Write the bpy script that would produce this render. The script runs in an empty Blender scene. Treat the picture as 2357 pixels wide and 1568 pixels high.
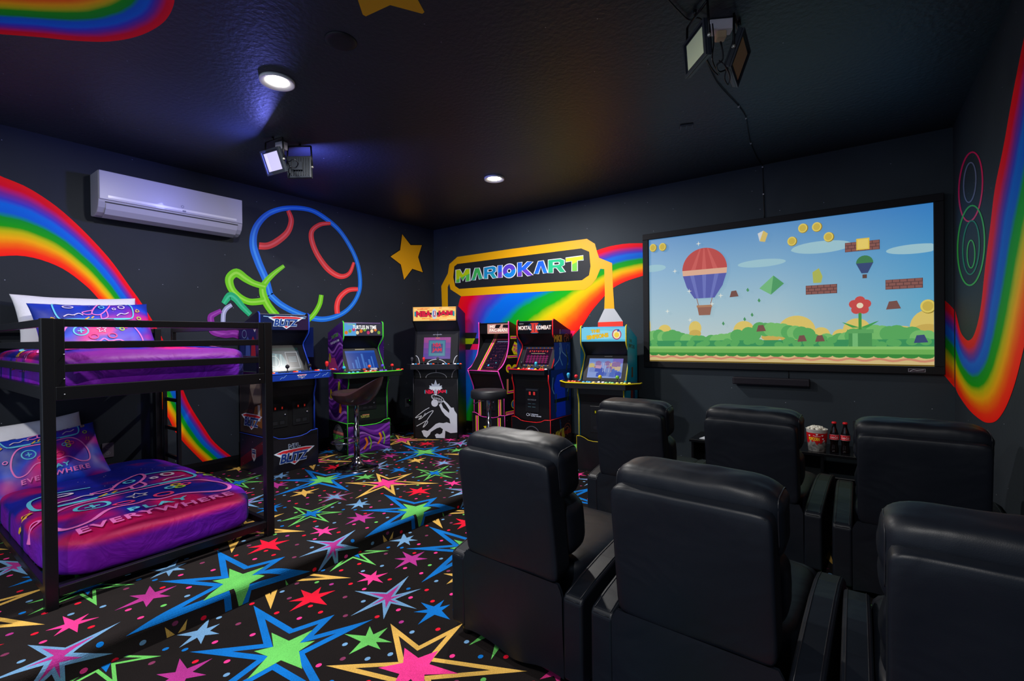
import bpy, bmesh, math, random
from math import sin, cos, pi
from mathutils import Vector, Matrix, noise

sc = bpy.context.scene
COL = sc.collection

# ------------------------------------------------------------------ camera
# room axes: x along the screen wall (left corner = 0), y towards the screen wall (wall at y = 0), z up
FPX, YAW, PITCH, ROLL = 1098.6, .6253, -.0052, -.0119
CAM = Vector((4.726, -4.7245, 1.18))
FW = Vector((-sin(YAW) * cos(PITCH), cos(YAW) * cos(PITCH), sin(PITCH)))
_r0 = Vector((cos(YAW), sin(YAW), 0))
_u0 = _r0.cross(FW)
RT = _r0 * cos(ROLL) + _u0 * sin(ROLL)
UP = _u0 * cos(ROLL) - _r0 * sin(ROLL)
cd = bpy.data.cameras.new('camera')
cd.sensor_width = 36
cd.lens = FPX / 2357 * 36
cd.clip_start = .02
cam = bpy.data.objects.new('camera', cd)
COL.objects.link(cam)
m = Matrix.Identity(4)
for i in range(3):
    m[i][0], m[i][1], m[i][2], m[i][3] = RT[i], UP[i], -FW[i], CAM[i]
cam.matrix_world = m
sc.camera = cam

# ------------------------------------------------------------------ light and exposure
sc.view_settings.view_transform = 'Standard'
sc.view_settings.look = 'None'
sc.view_settings.gamma = 1
sc.view_settings.use_curve_mapping = False
sc.view_settings.exposure = 0.0
w = bpy.data.worlds.new('world')
sc.world = w
w.use_nodes = True
WORLD = w.node_tree.nodes['Background']
WORLD.inputs[0].default_value = (.62, .76, 1.0, 1)
WORLD.inputs[1].default_value = .72
DOWNLIGHT_W = 62
UV_W = 15
SCREEN_E = 0.62
H_CEIL, XR, HR, XW, YB = 2.68, 2.30, .10, 5.305, -5.6
# XR: step line in the floor, HR: its height, XW: right wall, YB: how far the room runs back
sc.cycles.use_denoising = True
sc.cycles.max_bounces = 6


def on(ax, v, px, py):
    """room point where the line of sight through photo pixel (px, py) meets the plane ax = v"""
    d = FW + RT * ((px - 1178.5) / FPX) - UP * ((py - 784) / FPX)
    i = 'xyz'.index(ax)
    return CAM + d * ((v - CAM[i]) / d[i])


# ------------------------------------------------------------------ materials
def s2l(c):
    c /= 255
    return c / 12.92 if c <= .04045 else ((c + .055) / 1.055) ** 2.4


_mc = {}


def M(col, rough=.5, metal=0, emit=0, coat=0, bump=None, trans=0, sheen=0):
    """plain procedural material; col is an sRGB triple; bump = (scale, strength)"""
    k = (tuple(col), rough, metal, emit, coat, bump, trans, sheen)
    if k in _mc:
        return _mc[k]
    m = bpy.data.materials.new('paint_%d_%d_%d' % tuple(int(c) for c in col))
    m.use_nodes = True
    nt = m.node_tree
    b = nt.nodes['Principled BSDF']
    c = tuple(s2l(x) for x in col) + (1,)
    b.inputs['Base Color'].default_value = c
    b.inputs['Roughness'].default_value = rough
    b.inputs['Metallic'].default_value = metal
    b.inputs['Coat Weight'].default_value = coat
    b.inputs['Transmission Weight'].default_value = trans
    if sheen:
        b.inputs['Sheen Weight'].default_value = sheen
    b.inputs['Specular IOR Level'].default_value = .12 if emit else (.3 if not metal else .5)
    if emit:
        b.inputs['Base Color'].default_value = tuple(q * .12 for q in c[:3]) + (1,)
        b.inputs['Emission Color'].default_value = c
        b.inputs['Emission Strength'].default_value = emit
    if bump:
        tc = nt.nodes.new('ShaderNodeTexCoord')
        n = nt.nodes.new('ShaderNodeTexNoise')
        n.inputs['Scale'].default_value = bump[0]
        n.inputs['Detail'].default_value = 4
        bp = nt.nodes.new('ShaderNodeBump')
        bp.inputs['Strength'].default_value = bump[1]
        bp.inputs['Distance'].default_value = .01
        nt.links.new(tc.outputs['Object'], n.inputs['Vector'])
        nt.links.new(n.outputs['Fac'], bp.inputs['Height'])
        nt.links.new(bp.outputs[0], b.inputs['Normal'])
    _mc[k] = m
    return m


def node_mat(name):
    m = bpy.data.materials.new(name)
    m.use_nodes = True
    nt = m.node_tree
    return m, nt, nt.nodes['Principled BSDF'], nt.nodes.new, nt.links.new


def ramp(nt, stops):
    r = nt.nodes.new('ShaderNodeValToRGB')
    e = r.color_ramp.elements
    while len(e) < len(stops):
        e.new(.5)
    for i, (p, c) in enumerate(stops):
        e[i].position = p
        e[i].color = tuple(s2l(x) for x in c) + (1,)
    return r


def wall_mat(name, swz, base=(26, 30, 36), bscale=60, bstr=.06, rough=.62, spec=.18):
    """near-black wall paint with orange-peel texture and tiny painted white star specks"""
    m, nt, b, N, L = node_mat(name)
    tc = N('ShaderNodeTexCoord')
    sp = N('ShaderNodeSeparateXYZ')
    L(tc.outputs['Object'], sp.inputs[0])
    cb = N('ShaderNodeCombineXYZ')
    L(sp.outputs[swz[0]], cb.inputs[0])
    L(sp.outputs[swz[1]], cb.inputs[1])
    v = N('ShaderNodeTexVoronoi')
    v.voronoi_dimensions = '2D'
    v.inputs['Scale'].default_value = 4.2
    L(cb.outputs[0], v.inputs['Vector'])
    lt = N('ShaderNodeMath')
    lt.operation = 'LESS_THAN'
    lt.inputs[1].default_value = .012
    L(v.outputs['Distance'], lt.inputs[0])
    sc_ = N('ShaderNodeSeparateColor')
    L(v.outputs['Color'], sc_.inputs[0])
    gt = N('ShaderNodeMath')
    gt.operation = 'GREATER_THAN'
    gt.inputs[1].default_value = .6
    L(sc_.outputs[0], gt.inputs[0])
    mu = N('ShaderNodeMath')
    mu.operation = 'MULTIPLY'
    L(lt.outputs[0], mu.inputs[0])
    L(gt.outputs[0], mu.inputs[1])
    n = N('ShaderNodeTexNoise')
    n.inputs['Scale'].default_value = 1.7
    L(tc.outputs['Object'], n.inputs['Vector'])
    r = ramp(nt, [(.3, tuple(c * .93 for c in base)), (.7, tuple(c * 1.07 for c in base))])
    L(n.outputs['Fac'], r.inputs[0])
    mx = N('ShaderNodeMix')
    mx.data_type = 'RGBA'
    L(mu.outputs[0], mx.inputs['Factor'])
    L(r.outputs[0], mx.inputs['A'])
    mx.inputs['B'].default_value = (.25, .27, .32, 1)
    L(mx.outputs['Result'], b.inputs['Base Color'])
    b.inputs['Roughness'].default_value = rough
    b.inputs['Specular IOR Level'].default_value = spec
    n2 = N('ShaderNodeTexNoise')
    n2.inputs['Scale'].default_value = bscale
    n2.inputs['Detail'].default_value = 3
    L(tc.outputs['Object'], n2.inputs['Vector'])
    bp = N('ShaderNodeBump')
    bp.inputs['Strength'].default_value = bstr
    bp.inputs['Distance'].default_value = .01
    L(n2.outputs['Fac'], bp.inputs['Height'])
    L(bp.outputs[0], b.inputs['Normal'])
    return m


def leather_mat():
    m, nt, b, N, L = node_mat('black_leather')
    tc = N('ShaderNodeTexCoord')
    n = N('ShaderNodeTexNoise')
    n.inputs['Scale'].default_value = 3.5
    n.inputs['Detail'].default_value = 3
    n.inputs['Distortion'].default_value = .6
    L(tc.outputs['Object'], n.inputs['Vector'])
    v = N('ShaderNodeTexVoronoi')
    v.inputs['Scale'].default_value = 380
    L(tc.outputs['Object'], v.inputs['Vector'])
    b1 = N('ShaderNodeBump')
    b1.inputs['Strength'].default_value = .55
    b1.inputs['Distance'].default_value = .02
    L(n.outputs['Fac'], b1.inputs['Height'])
    b2 = N('ShaderNodeBump')
    b2.inputs['Strength'].default_value = .05
    b2.inputs['Distance'].default_value = .002
    L(v.outputs['Distance'], b2.inputs['Height'])
    L(b1.outputs[0], b2.inputs['Normal'])
    L(b2.outputs[0], b.inputs['Normal'])
    b.inputs['Base Color'].default_value = (.0036, .0052, .0092, 1)
    b.inputs['Roughness'].default_value = .46
    b.inputs['Specular IOR Level'].default_value = .27
    return m


def carpet_mat(name, col, k=1.0):
    m, nt, b, N, L = node_mat(name)
    tc = N('ShaderNodeTexCoord')
    n = N('ShaderNodeTexNoise')
    n.inputs['Scale'].default_value = 260
    n.inputs['Detail'].default_value = 2
    L(tc.outputs['Object'], n.inputs['Vector'])
    n3 = N('ShaderNodeTexNoise')
    n3.inputs['Scale'].default_value = 5
    L(tc.outputs['Object'], n3.inputs['Vector'])
    ad = N('ShaderNodeMath')
    ad.operation = 'ADD'
    L(n.outputs['Fac'], ad.inputs[0])
    L(n3.outputs['Fac'], ad.inputs[1])
    r = ramp(nt, [(.35, tuple(c * .84 for c in col)), (.65, tuple(min(255, c * 1.08) for c in col))])
    hf = N('ShaderNodeMath')
    hf.operation = 'MULTIPLY'
    hf.inputs[1].default_value = .5
    L(ad.outputs[0], hf.inputs[0])
    L(hf.outputs[0], r.inputs[0])
    L(r.outputs[0], b.inputs['Base Color'])
    b.inputs['Roughness'].default_value = .95
    b.inputs['Specular IOR Level'].default_value = .15
    bp = N('ShaderNodeBump')
    bp.inputs['Strength'].default_value = .5
    bp.inputs['Distance'].default_value = .004
    L(n.outputs['Fac'], bp.inputs['Height'])
    L(bp.outputs[0], b.inputs['Normal'])
    return m


RAINBOW = [(0.0, (250, 20, 20)), (.10, (235, 0, 40)), (.20, (125, 40, 150)), (.27, (60, 60, 190)), (.33, (0, 105, 215)), (.43, (0, 95, 205)),
           (.50, (0, 150, 40)), (.61, (20, 160, 10)), (.68, (200, 190, 0)), (.76, (250, 175, 0)), (.84, (255, 110, 0)), (.92, (255, 50, 10)), (1.0, (255, 20, 15))]


def rainbow_mat():
    m, nt, b, N, L = node_mat('rainbow_paint')
    uv = N('ShaderNodeUVMap')
    sp = N('ShaderNodeSeparateXYZ')
    L(uv.outputs[0], sp.inputs[0])
    tc = N('ShaderNodeTexCoord')
    n = N('ShaderNodeTexNoise')
    n.inputs['Scale'].default_value = 9
    n.inputs['Detail'].default_value = 5
    L(tc.outputs['Object'], n.inputs['Vector'])
    ma = N('ShaderNodeMath')
    ma.operation = 'MULTIPLY_ADD'
    ma.inputs[1].default_value = .035
    L(n.outputs['Fac'], ma.inputs[0])
    L(sp.outputs[1], ma.inputs[2])
    sb = N('ShaderNodeMath')
    sb.operation = 'SUBTRACT'
    sb.inputs[1].default_value = .0175
    L(ma.outputs[0], sb.inputs[0])
    r = ramp(nt, RAINBOW)
    L(sb.outputs[0], r.inputs[0])
    L(r.outputs[0], b.inputs['Base Color'])
    b.inputs['Roughness'].default_value = .6
    b.inputs['Specular IOR Level'].default_value = .12
    return m


# ------------------------------------------------------------------ objects, tags
def tag(o, label=None, cat=None, group=None, kind=None):
    for k, v in (('label', label), ('category', cat), ('group', group), ('kind', kind)):
        if v:
            o[k] = v
    return o


def empty(name, loc=(0, 0, 0), rz=0, label=None, cat=None, group=None, kind=None):
    o = bpy.data.objects.new(name, None)
    o.empty_display_size = .1
    COL.objects.link(o)
    o.location = loc
    o.rotation_euler = (0, 0, rz)
    return tag(o, label, cat, group, kind)


def copy_tree(o, parent=None, loc=None, rz=None, label=None):
    c = o.copy()
    COL.objects.link(c)
    c.parent = parent
    if loc is not None:
        c.location = loc
    if rz is not None:
        c.rotation_euler = (0, 0, rz)
    if label:
        c['label'] = label
    for ch in o.children:
        copy_tree(ch, c)
    return c


# ------------------------------------------------------------------ mesh builder
class B:
    def __init__(s):
        s.v, s.f, s.mi, s.sm, s.mats, s.uv = [], [], [], [], [], {}

    def mat(s, m):
        if m not in s.mats:
            s.mats.append(m)
        return s.mats.index(m)

    def add(s, vs, fs, mat, smooth=False, T=None):
        n = len(s.v)
        for p in vs:
            p = Vector(p)
            s.v.append(tuple(T @ p if T else p))
        k = s.mat(mat)
        for f in fs:
            s.f.append([n + i for i in f])
            s.mi.append(k)
            s.sm.append(smooth)
        return s

    def box(s, x0, x1, y0, y1, z0, z1, mat, T=None):
        v = [(x, y, z) for z in (z0, z1) for y in (y0, y1) for x in (x0, x1)]
        return s.add(v, [(0, 2, 3, 1), (4, 5, 7, 6), (0, 1, 5, 4), (2, 6, 7, 3), (0, 4, 6, 2), (1, 3, 7, 5)], mat, False, T)

    def prism(s, pts, ax, a, b, mat, T=None):
        """polygon extruded along an axis; pts are (y,z) for 'x', (x,z) for 'y', (x,y) for 'z'"""
        def P(p, t):
            return {'x': (t, p[0], p[1]), 'y': (p[0], t, p[1]), 'z': (p[0], p[1], t)}[ax]
        n = len(pts)
        v = [P(p, a) for p in pts] + [P(p, b) for p in pts]
        f = [tuple(range(n))[::-1], tuple(range(n, 2 * n))] + [(i, (i + 1) % n, n + (i + 1) % n, n + i) for i in range(n)]
        return s.add(v, f, mat, False, T)

    def tube(s, pts, r, mat, n=8, closed=False, T=None):
        pts = [Vector(p) for p in pts]
        m = len(pts)
        v, f = [], []
        prev = None
        for i, p in enumerate(pts):
            a = pts[(i - 1) % m] if closed or i else pts[i]
            b = pts[(i + 1) % m] if closed or i < m - 1 else pts[i]
            t = (b - a).normalized()
            if prev is None:
                prev = t.orthogonal().normalized()
            prev = (prev - t * prev.dot(t)).normalized()
            q = t.cross(prev)
            rr = r[i] if isinstance(r, (list, tuple)) else r
            for k in range(n):
                an = 2 * pi * k / n
                v.append(p + (prev * cos(an) + q * sin(an)) * rr)
        for i in range(m if closed else m - 1):
            for k in range(n):
                a, b = i * n + k, i * n + (k + 1) % n
                c, d = ((i + 1) % m) * n + (k + 1) % n, ((i + 1) % m) * n + k
                f.append((a, b, c, d))
        if not closed:
            f.append(tuple(range(n))[::-1])
            f.append(tuple(range((m - 1) * n, m * n)))
        return s.add(v, f, mat, True, T)

    def lathe(s, prof, mat, n=28, T=None, smooth=True):
        """prof: (radius, z) pairs, revolved about z"""
        v, f = [], []
        for r, z in prof:
            for k in range(n):
                a = 2 * pi * k / n
                v.append((r * cos(a), r * sin(a), z))
        m = len(prof)
        for i in range(m - 1):
            for k in range(n):
                f.append((i * n + k, i * n + (k + 1) % n, (i + 1) * n + (k + 1) % n, (i + 1) * n + k))
        f.append(tuple(range(n))[::-1])
        f.append(tuple(range((m - 1) * n, m * n)))
        return s.add(v, f, mat, smooth, T)

    def sbox(s, c, h, e, mat, n=10, T=None, fn=None):
        """soft box: cube of half sizes h, rounded by a superellipse of exponent e; fn bends the unit point"""
        idx, v, f = {}, [], []

        def vert(p):
            k = tuple(round(q, 5) for q in p)
            if k not in idx:
                L = (abs(p[0]) ** e + abs(p[1]) ** e + abs(p[2]) ** e) ** (1 / e)
                q = Vector(p) / L
                r = Vector((q[0] * h[0], q[1] * h[1], q[2] * h[2]))
                if fn:
                    r = fn(q, r)
                idx[k] = len(v)
                v.append(r + Vector(c))
            return idx[k]
        for ax in range(3):
            for sg in (-1, 1):
                for i in range(n):
                    for j in range(n):
                        q = []
                        for di, dj in ((0, 0), (1, 0), (1, 1), (0, 1)):
                            a, b = -1 + 2 * (i + di) / n, -1 + 2 * (j + dj) / n
                            p = [0, 0, 0]
                            p[ax], p[(ax + 1) % 3], p[(ax + 2) % 3] = sg, a, b
                            q.append(vert(p))
                        f.append(q if sg > 0 else q[::-1])
        return s.add(v, f, mat, True, T)

    def grid(s, fn, nu, nv, mat, smooth=True, T=None):
        v = [fn(i / nu, j / nv) for j in range(nv + 1) for i in range(nu + 1)]
        f = [(j * (nu + 1) + i, j * (nu + 1) + i + 1, (j + 1) * (nu + 1) + i + 1, (j + 1) * (nu + 1) + i) for j in range(nv) for i in range(nu)]
        return s.add(v, f, mat, smooth, T)

    def build(s, name, parent=None, bevel=0, seg=2, fix=True, label=None, cat=None, group=None, kind=None, loc=None, rz=0):
        me = bpy.data.meshes.new(name)
        me.from_pydata([tuple(p) for p in s.v], [], s.f)
        for m in s.mats:
            me.materials.append(m)
        me.polygons.foreach_set('material_index', s.mi)
        me.polygons.foreach_set('use_smooth', s.sm)
        if s.uv:
            ul = me.uv_layers.new(name='UVMap')
            for p in me.polygons:
                for li, vi in zip(p.loop_indices, p.vertices):
                    ul.data[li].uv = s.uv.get(vi, (0, 0))
        if fix:
            bm = bmesh.new()
            bm.from_mesh(me)
            bmesh.ops.recalc_face_normals(bm, faces=bm.faces)
            bm.to_mesh(me)
            bm.free()
        me.update()
        o = bpy.data.objects.new(name, me)
        COL.objects.link(o)
        o.parent = parent
        if loc is not None:
            o.location = loc
        o.rotation_euler = (0, 0, rz)
        if bevel:
            b = o.modifiers.new('bevel', 'BEVEL')
            b.width = bevel
            b.segments = seg
            b.limit_method = 'ANGLE'
            b.angle_limit = .6
        return tag(o, label, cat, group, kind)


# ------------------------------------------------------------------ lettering and flat artwork
_tc = {}


def glyphs(body, bold=0, shear=0, space=1.0):
    k = (body, bold, shear, space)
    if k not in _tc:
        cu = bpy.data.curves.new('t', 'FONT')
        cu.body = body
        cu.offset = bold
        cu.shear = shear
        cu.space_character = space
        cu.resolution_u = 3
        ob = bpy.data.objects.new('t', cu)
        COL.objects.link(ob)
        dg = bpy.context.evaluated_depsgraph_get()
        dg.update()
        me = bpy.data.meshes.new_from_object(ob.evaluated_get(dg))
        vs = [(v.co.x, v.co.y) for v in me.vertices]
        fs = [tuple(p.vertices) for p in me.polygons]
        bpy.data.objects.remove(ob)
        bpy.data.curves.remove(cu)
        bpy.data.meshes.remove(me)
        x0, x1 = min(v[0] for v in vs), max(v[0] for v in vs)
        y0, y1 = min(v[1] for v in vs), max(v[1] for v in vs)
        _tc[k] = ([((x - x0), (y - y0)) for x, y in vs], fs, x1 - x0, y1 - y0)
    return _tc[k]


class Canvas:
    """flat artwork on a plane: o + u*x + v*y, each new shape a hair above the last"""
    def __init__(s, o, u, v, base=.0008, step=.00012, fn=None):
        s.o, s.u, s.w = Vector(o), Vector(u).normalized(), Vector(v).normalized()
        s.n = s.u.cross(s.w)
        s.h, s.step, s.b, s.fn = base, step, B(), fn
        s.offset = False

    def P(s, x, y):
        if s.fn:
            return s.fn(x, y, s.h)
        return s.o + s.u * x + s.w * y + s.n * s.h

    def raw(s, pts, fs, mat):
        s.b.add([s.P(x, y) for x, y in pts], fs, mat)
        s.h += s.step
        return s

    def poly(s, pts, mat):
        return s.raw(pts, [tuple(range(len(pts)))], mat)

    def rect(s, x0, y0, x1, y1, mat):
        return s.poly([(x0, y0), (x1, y0), (x1, y1), (x0, y1)], mat)

    def ell(s, cx, cy, rx, ry, mat, n=28, a0=0, a1=2 * pi, rot=0):
        p = []
        for i in range(n + (a1 - a0 < 6.2)):
            a = a0 + (a1 - a0) * i / n
            x, y = rx * cos(a), ry * sin(a)
            p.append((cx + x * cos(rot) - y * sin(rot), cy + x * sin(rot) + y * cos(rot)))
        return s.poly(p, mat)

    def ring(s, cx, cy, rx, ry, t, mat, n=32, a0=0, a1=2 * pi, rot=0):
        p = []
        full = a1 - a0 > 6.2
        for i in range(n if full else n + 1):
            a = a0 + (a1 - a0) * i / n
            x, y = rx * cos(a), ry * sin(a)
            p.append((cx + x * cos(rot) - y * sin(rot), cy + x * sin(rot) + y * cos(rot)))
        return s.stroke(p, t, mat, full)

    def stroke(s, pts, wd, mat, closed=False, smooth=0):
        if smooth:
            pts = spline(pts, smooth, closed)
        P = [Vector(p) for p in pts]
        m = len(P)
        out = []
        for i in range(m):
            a = P[(i - 1) % m] if closed or i else P[i]
            b = P[(i + 1) % m] if closed or i < m - 1 else P[i]
            t = (b - a)
            t = t.normalized() if t.length > 1e-9 else Vector((1, 0))
            if isinstance(wd, list):
                fw_ = i * (len(wd) - 1) / max(m - 1, 1)
                j_ = min(int(fw_), len(wd) - 2)
                wi = wd[j_] + (wd[j_ + 1] - wd[j_]) * (fw_ - j_)
            else:
                wi = wd
            q = Vector((-t.y, t.x)) * wi / 2
            out += [P[i] + q, P[i] - q]
        fs = [(2 * i, 2 * i + 1, 2 * ((i + 1) % m) + 1, 2 * ((i + 1) % m)) for i in range(m if closed else m - 1)]
        return s.raw([tuple(p) for p in out], fs, mat)

    def text(s, body, cx, cy, h, mat, width=None, bold=.0, shear=0, outline=None, ow=.03, rot=0, space=1.0):
        """centred on (cx, cy); h = letter height, width = total width"""
        if outline:
            s._text(body, cx, cy, h, outline, width, bold + ow, shear, rot, space, bold)
        return s._text(body, cx, cy, h, mat, width, bold, shear, rot, space, bold)

    def _text(s, body, cx, cy, h, mat, width, bold, shear, rot, space, b0):
        _, _, w0, h0 = glyphs(body, b0, shear, space)
        vs, fs, w, hh = glyphs(body, bold, shear, space)
        ky = h / h0
        kx = (width / w0) if width else ky
        c, d = cos(rot), sin(rot)
        p = []
        for x, y in vs:
            X, Y = (x - w / 2) * kx, (y - hh / 2) * ky
            p.append((cx + X * c - Y * d, cy + X * d + Y * c))
        return s.raw(p, fs, mat)

    def build(s, name, parent=None, label=None):
        return s.b.build(name, parent, fix=False, label=label)


def spline(pts, k=6, closed=False):
    """Catmull-Rom"""
    P = [tuple(p) for p in pts]
    n = len(P)
    out = []
    for i in range(n if closed else n - 1):
        if closed:
            a, b, c, d = P[(i - 1) % n], P[i], P[(i + 1) % n], P[(i + 2) % n]
        else:
            a, b, c, d = P[max(i - 1, 0)], P[i], P[i + 1], P[min(i + 2, n - 1)]
        for j in range(k):
            t = j / k
            out.append(tuple(.5 * ((2 * b[q]) + (-a[q] + c[q]) * t + (2 * a[q] - 5 * b[q] + 4 * c[q] - d[q]) * t * t + (-a[q] + 3 * b[q] - 3 * c[q] + d[q]) * t ** 3) for q in range(len(b))))
    if not closed:
        out.append(P[-1])
    return out


def star_pts(cx, cy, r, k=5, inner=.42, rot=pi / 2):
    return [(cx + (r if i % 2 == 0 else r * inner) * cos(rot + pi * i / k), cy + (r if i % 2 == 0 else r * inner) * sin(rot + pi * i / k)) for i in range(2 * k)]


BLACK = M((14, 14, 16), .45)
GLOSS = M((10, 10, 12), .16)
STEEL = M((16, 16, 19), .38, .0)
CHROME = M((200, 200, 205), .12, 1)
WHITE = M((225, 226, 230), .4)
BRASS = M((160, 140, 90), .3, 1)
DRK = M((20, 22, 26), .5)
LEATHER = leather_mat()

# ================================================================== ROOM
wl = B().box(-.1, 0, YB, .1, -.2, H_CEIL, wall_mat('charcoal_wall_left', (1, 2), (35, 40, 47))).build('wall_left', kind='structure')
wb = B().box(0, XW + .1, 0, .1, -.2, H_CEIL, wall_mat('charcoal_wall_back', (0, 2), (43, 51, 57))).build('wall_back', kind='structure')
wr = B().box(XW, XW + .1, YB, 0, -.2, H_CEIL, wall_mat('charcoal_wall_right', (1, 2), (43, 48, 55))).build('wall_right', kind='structure')
ceil_m = wall_mat('black_ceiling', (0, 1), (36, 40, 49), 38, .32, .46, .34)
ceiling = B().box(-.1, XW + .1, YB, .1, H_CEIL, H_CEIL + .1, ceil_m).build('ceiling', kind='structure')
bbm = M((13, 13, 15), .25)


def base_prof(h, t):
    return [(0, 0), (t, 0), (t, h * .72), (t * .7, h * .86), (t * .45, h), (0, h)]


B().prism(base_prof(.112, .016), 'y', YB, 0, bbm).build('baseboard_left', kind='structure')
B().prism([(-a, b) for a, b in base_prof(.105, .016)], 'x', .016, XR, bbm).prism([(-a, b - HR) for a, b in base_prof(.105, .016)], 'x', XR, XW - .016, bbm).build('baseboard_back', kind='structure')
B().prism([(XW - a, b - HR) for a, b in base_prof(.112, .016)], 'y', YB, 0, bbm).build('baseboard_right', kind='structure')

# ---- carpet: printed stars laid over the step as one cloth
C_BASE = carpet_mat('carpet_ground', (26, 21, 21))
CC = {k: carpet_mat('carpet_' + k, tuple(q * .9 for q in c)) for k, c in dict(
    blue=(0, 112, 200), green=(105, 200, 95), yellow=(228, 180, 85), pink=(255, 60, 150), red=(240, 15, 50), magenta=(178, 48, 140),
    sky=(112, 160, 205), lilac=(150, 140, 205), plum=(130, 50, 90)).items()}
GB_O = [(-.455, .094), (-.119, .103), (-.062, .273), (.002, .127), (.116, .352), (.082, .039), (.437, -.059), (.068, -.087), (.055, -.459), (-.041, -.093), (-.321, -.228), (-.121, -.026)]
GB_I = [(-.169, .033), (-.038, .149), (.041, .11), (.159, -.017), (.041, -.17), (-.104, -.073)]
YP_O = [(-.292, .13), (-.07, .095), (-.024, .318), (.034, .077), (.385, .227), (.114, -.017), (.324, -.175), (.088, -.098), (.129, -.393), (-.003, -.111), (-.281, -.199), (-.064, -.021)]
YP_I = [(-.109, .051), (.018, .118), (.177, .066), (.153, -.091), (.049, -.176), (-.101, -.089)]
GL_O = [(-.235, .006), (-.05, .035), (-.064, .268), (.012, .053), (.156, .146), (.064, .021), (.245, -.018), (.058, -.038), (.094, -.216), (.01, -.06), (-.037, -.198), (-.039, -.031)]
GL_I = [(-.071, .014), (-.024, .088), (.038, .071), (.092, -.015), (.026, -.066), (-.02, -.054)]
PB_O = [(-.184, -.054), (-.038, .028), (-.073, .208), (.016, .039), (.081, .156), (.048, .012), (.199, .015), (.06, -.024), (.136, -.13), (.018, -.042), (-.011, -.201), (-.023, -.026)]
PB_I = [(-.11, -.033), (-.045, .135), (.068, .101), (.125, .01), (.089, -.082), (-.001, -.13)]
SMALL = {'red': [(-.123, .012), (-.062, .088), (.03, .111), (.116, .007), (.018, -.128), (-.068, -.083)],
         'magenta': [(-.118, .034), (-.009, .111), (.075, .055), (.092, -.043), (.01, -.135), (-.086, -.055)],
         'pink': [(-.113, -.006), (-.045, .066), (.027, .084), (.092, -.001), (.047, -.064), (-.032, -.074)],
         'sky': [(-.087, .07), (0, .079), (.078, .043), (.091, -.034), (.042, -.098), (-.065, -.069)],
         'green': [(-.081, .067), (-.007, .106), (.089, .049), (.087, -.009), (.006, -.103), (-.126, -.032)],
         'blue': [(-.111, .01), (-.034, .091), (.018, .077), (.103, -.013), (.011, -.124), (-.079, -.066)],
         'yellow': [(-.092, .046), (-.002, .13), (.068, .043), (.101, -.048), (-.006, -.111), (-.098, -.039)],
         'plum': [(-.085, .12), (.029, .158), (.148, .01), (.033, -.169), (-.095, -.086), (-.158, .022)]}


def star6(tips, k=.30):
    """fill the inner corners between six tips; a closed outline"""
    cx = sum(t[0] for t in tips) / 6 * .5
    cy = sum(t[1] for t in tips) / 6 * .5
    rm = sorted(math.hypot(t[0] - cx, t[1] - cy) for t in tips)[2]
    tt = sorted(tips, key=lambda t: math.atan2(t[1] - cy, t[0] - cx))
    out = []
    for i, t in enumerate(tt):
        a = math.atan2(t[1] - cy, t[0] - cx)
        b = math.atan2(tt[(i + 1) % 6][1] - cy, tt[(i + 1) % 6][0] - cx)
        if b < a:
            b += 2 * pi
        out += [t, (cx + rm * k * cos((a + b) / 2), cy + rm * k * sin((a + b) / 2))]
    return out


def inset(P, t):
    n = len(P)
    ar = sum(P[i][0] * P[(i + 1) % n][1] - P[(i + 1) % n][0] * P[i][1] for i in range(n))
    sg = 1 if ar > 0 else -1
    out = []
    for i in range(n):
        a, b, c = Vector(P[i - 1]), Vector(P[i]), Vector(P[(i + 1) % n])
        e1, e2 = (b - a).normalized(), (c - b).normalized()
        n1, n2 = Vector((-e1.y, e1.x)) * sg, Vector((-e2.y, e2.x)) * sg
        bis = (n1 + n2)
        if bis.length < 1e-6:
            bis = n1
        bis.normalize()
        d = t / max(bis.dot(n1), .05)
        lim = b.length * .62 if d > t * 2 else 9
        out.append(tuple(b + bis * min(d, lim)))
    return out


def inpoly(p, P):
    c = False
    for i in range(len(P)):
        (x1, y1), (x2, y2) = P[i - 1], P[i]
        if (y1 > p[1]) != (y2 > p[1]) and p[0] < (x2 - x1) * (p[1] - y1) / (y2 - y1) + x1:
            c = not c
    return c


def segd(p, P):
    q = Vector(p)
    m_ = 9
    for i in range(len(P)):
        a, b = Vector(P[i - 1]), Vector(P[i])
        e = b - a
        t = max(0, min(1, (q - a).dot(e) / max(e.length_squared, 1e-9)))
        m_ = min(m_, (a + e * t - q).length)
    return m_


motifs = []      # (polygon, material key, layer)
occ = []


def put(c, P, key, lay):
    motifs.append(([(c[0] + x, c[1] + y) for x, y in P], key, lay))


def big(c, O, t, I, ko, ki, dark=True):
    put(c, O, ko, 1)
    if dark:
        put(c, inset(O, t), 'base', 2)
    put(c, star6(I, .42 if dark else .36), ki, 3)
    occ.append([(c[0] + x, c[1] + y) for x, y in O])


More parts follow.
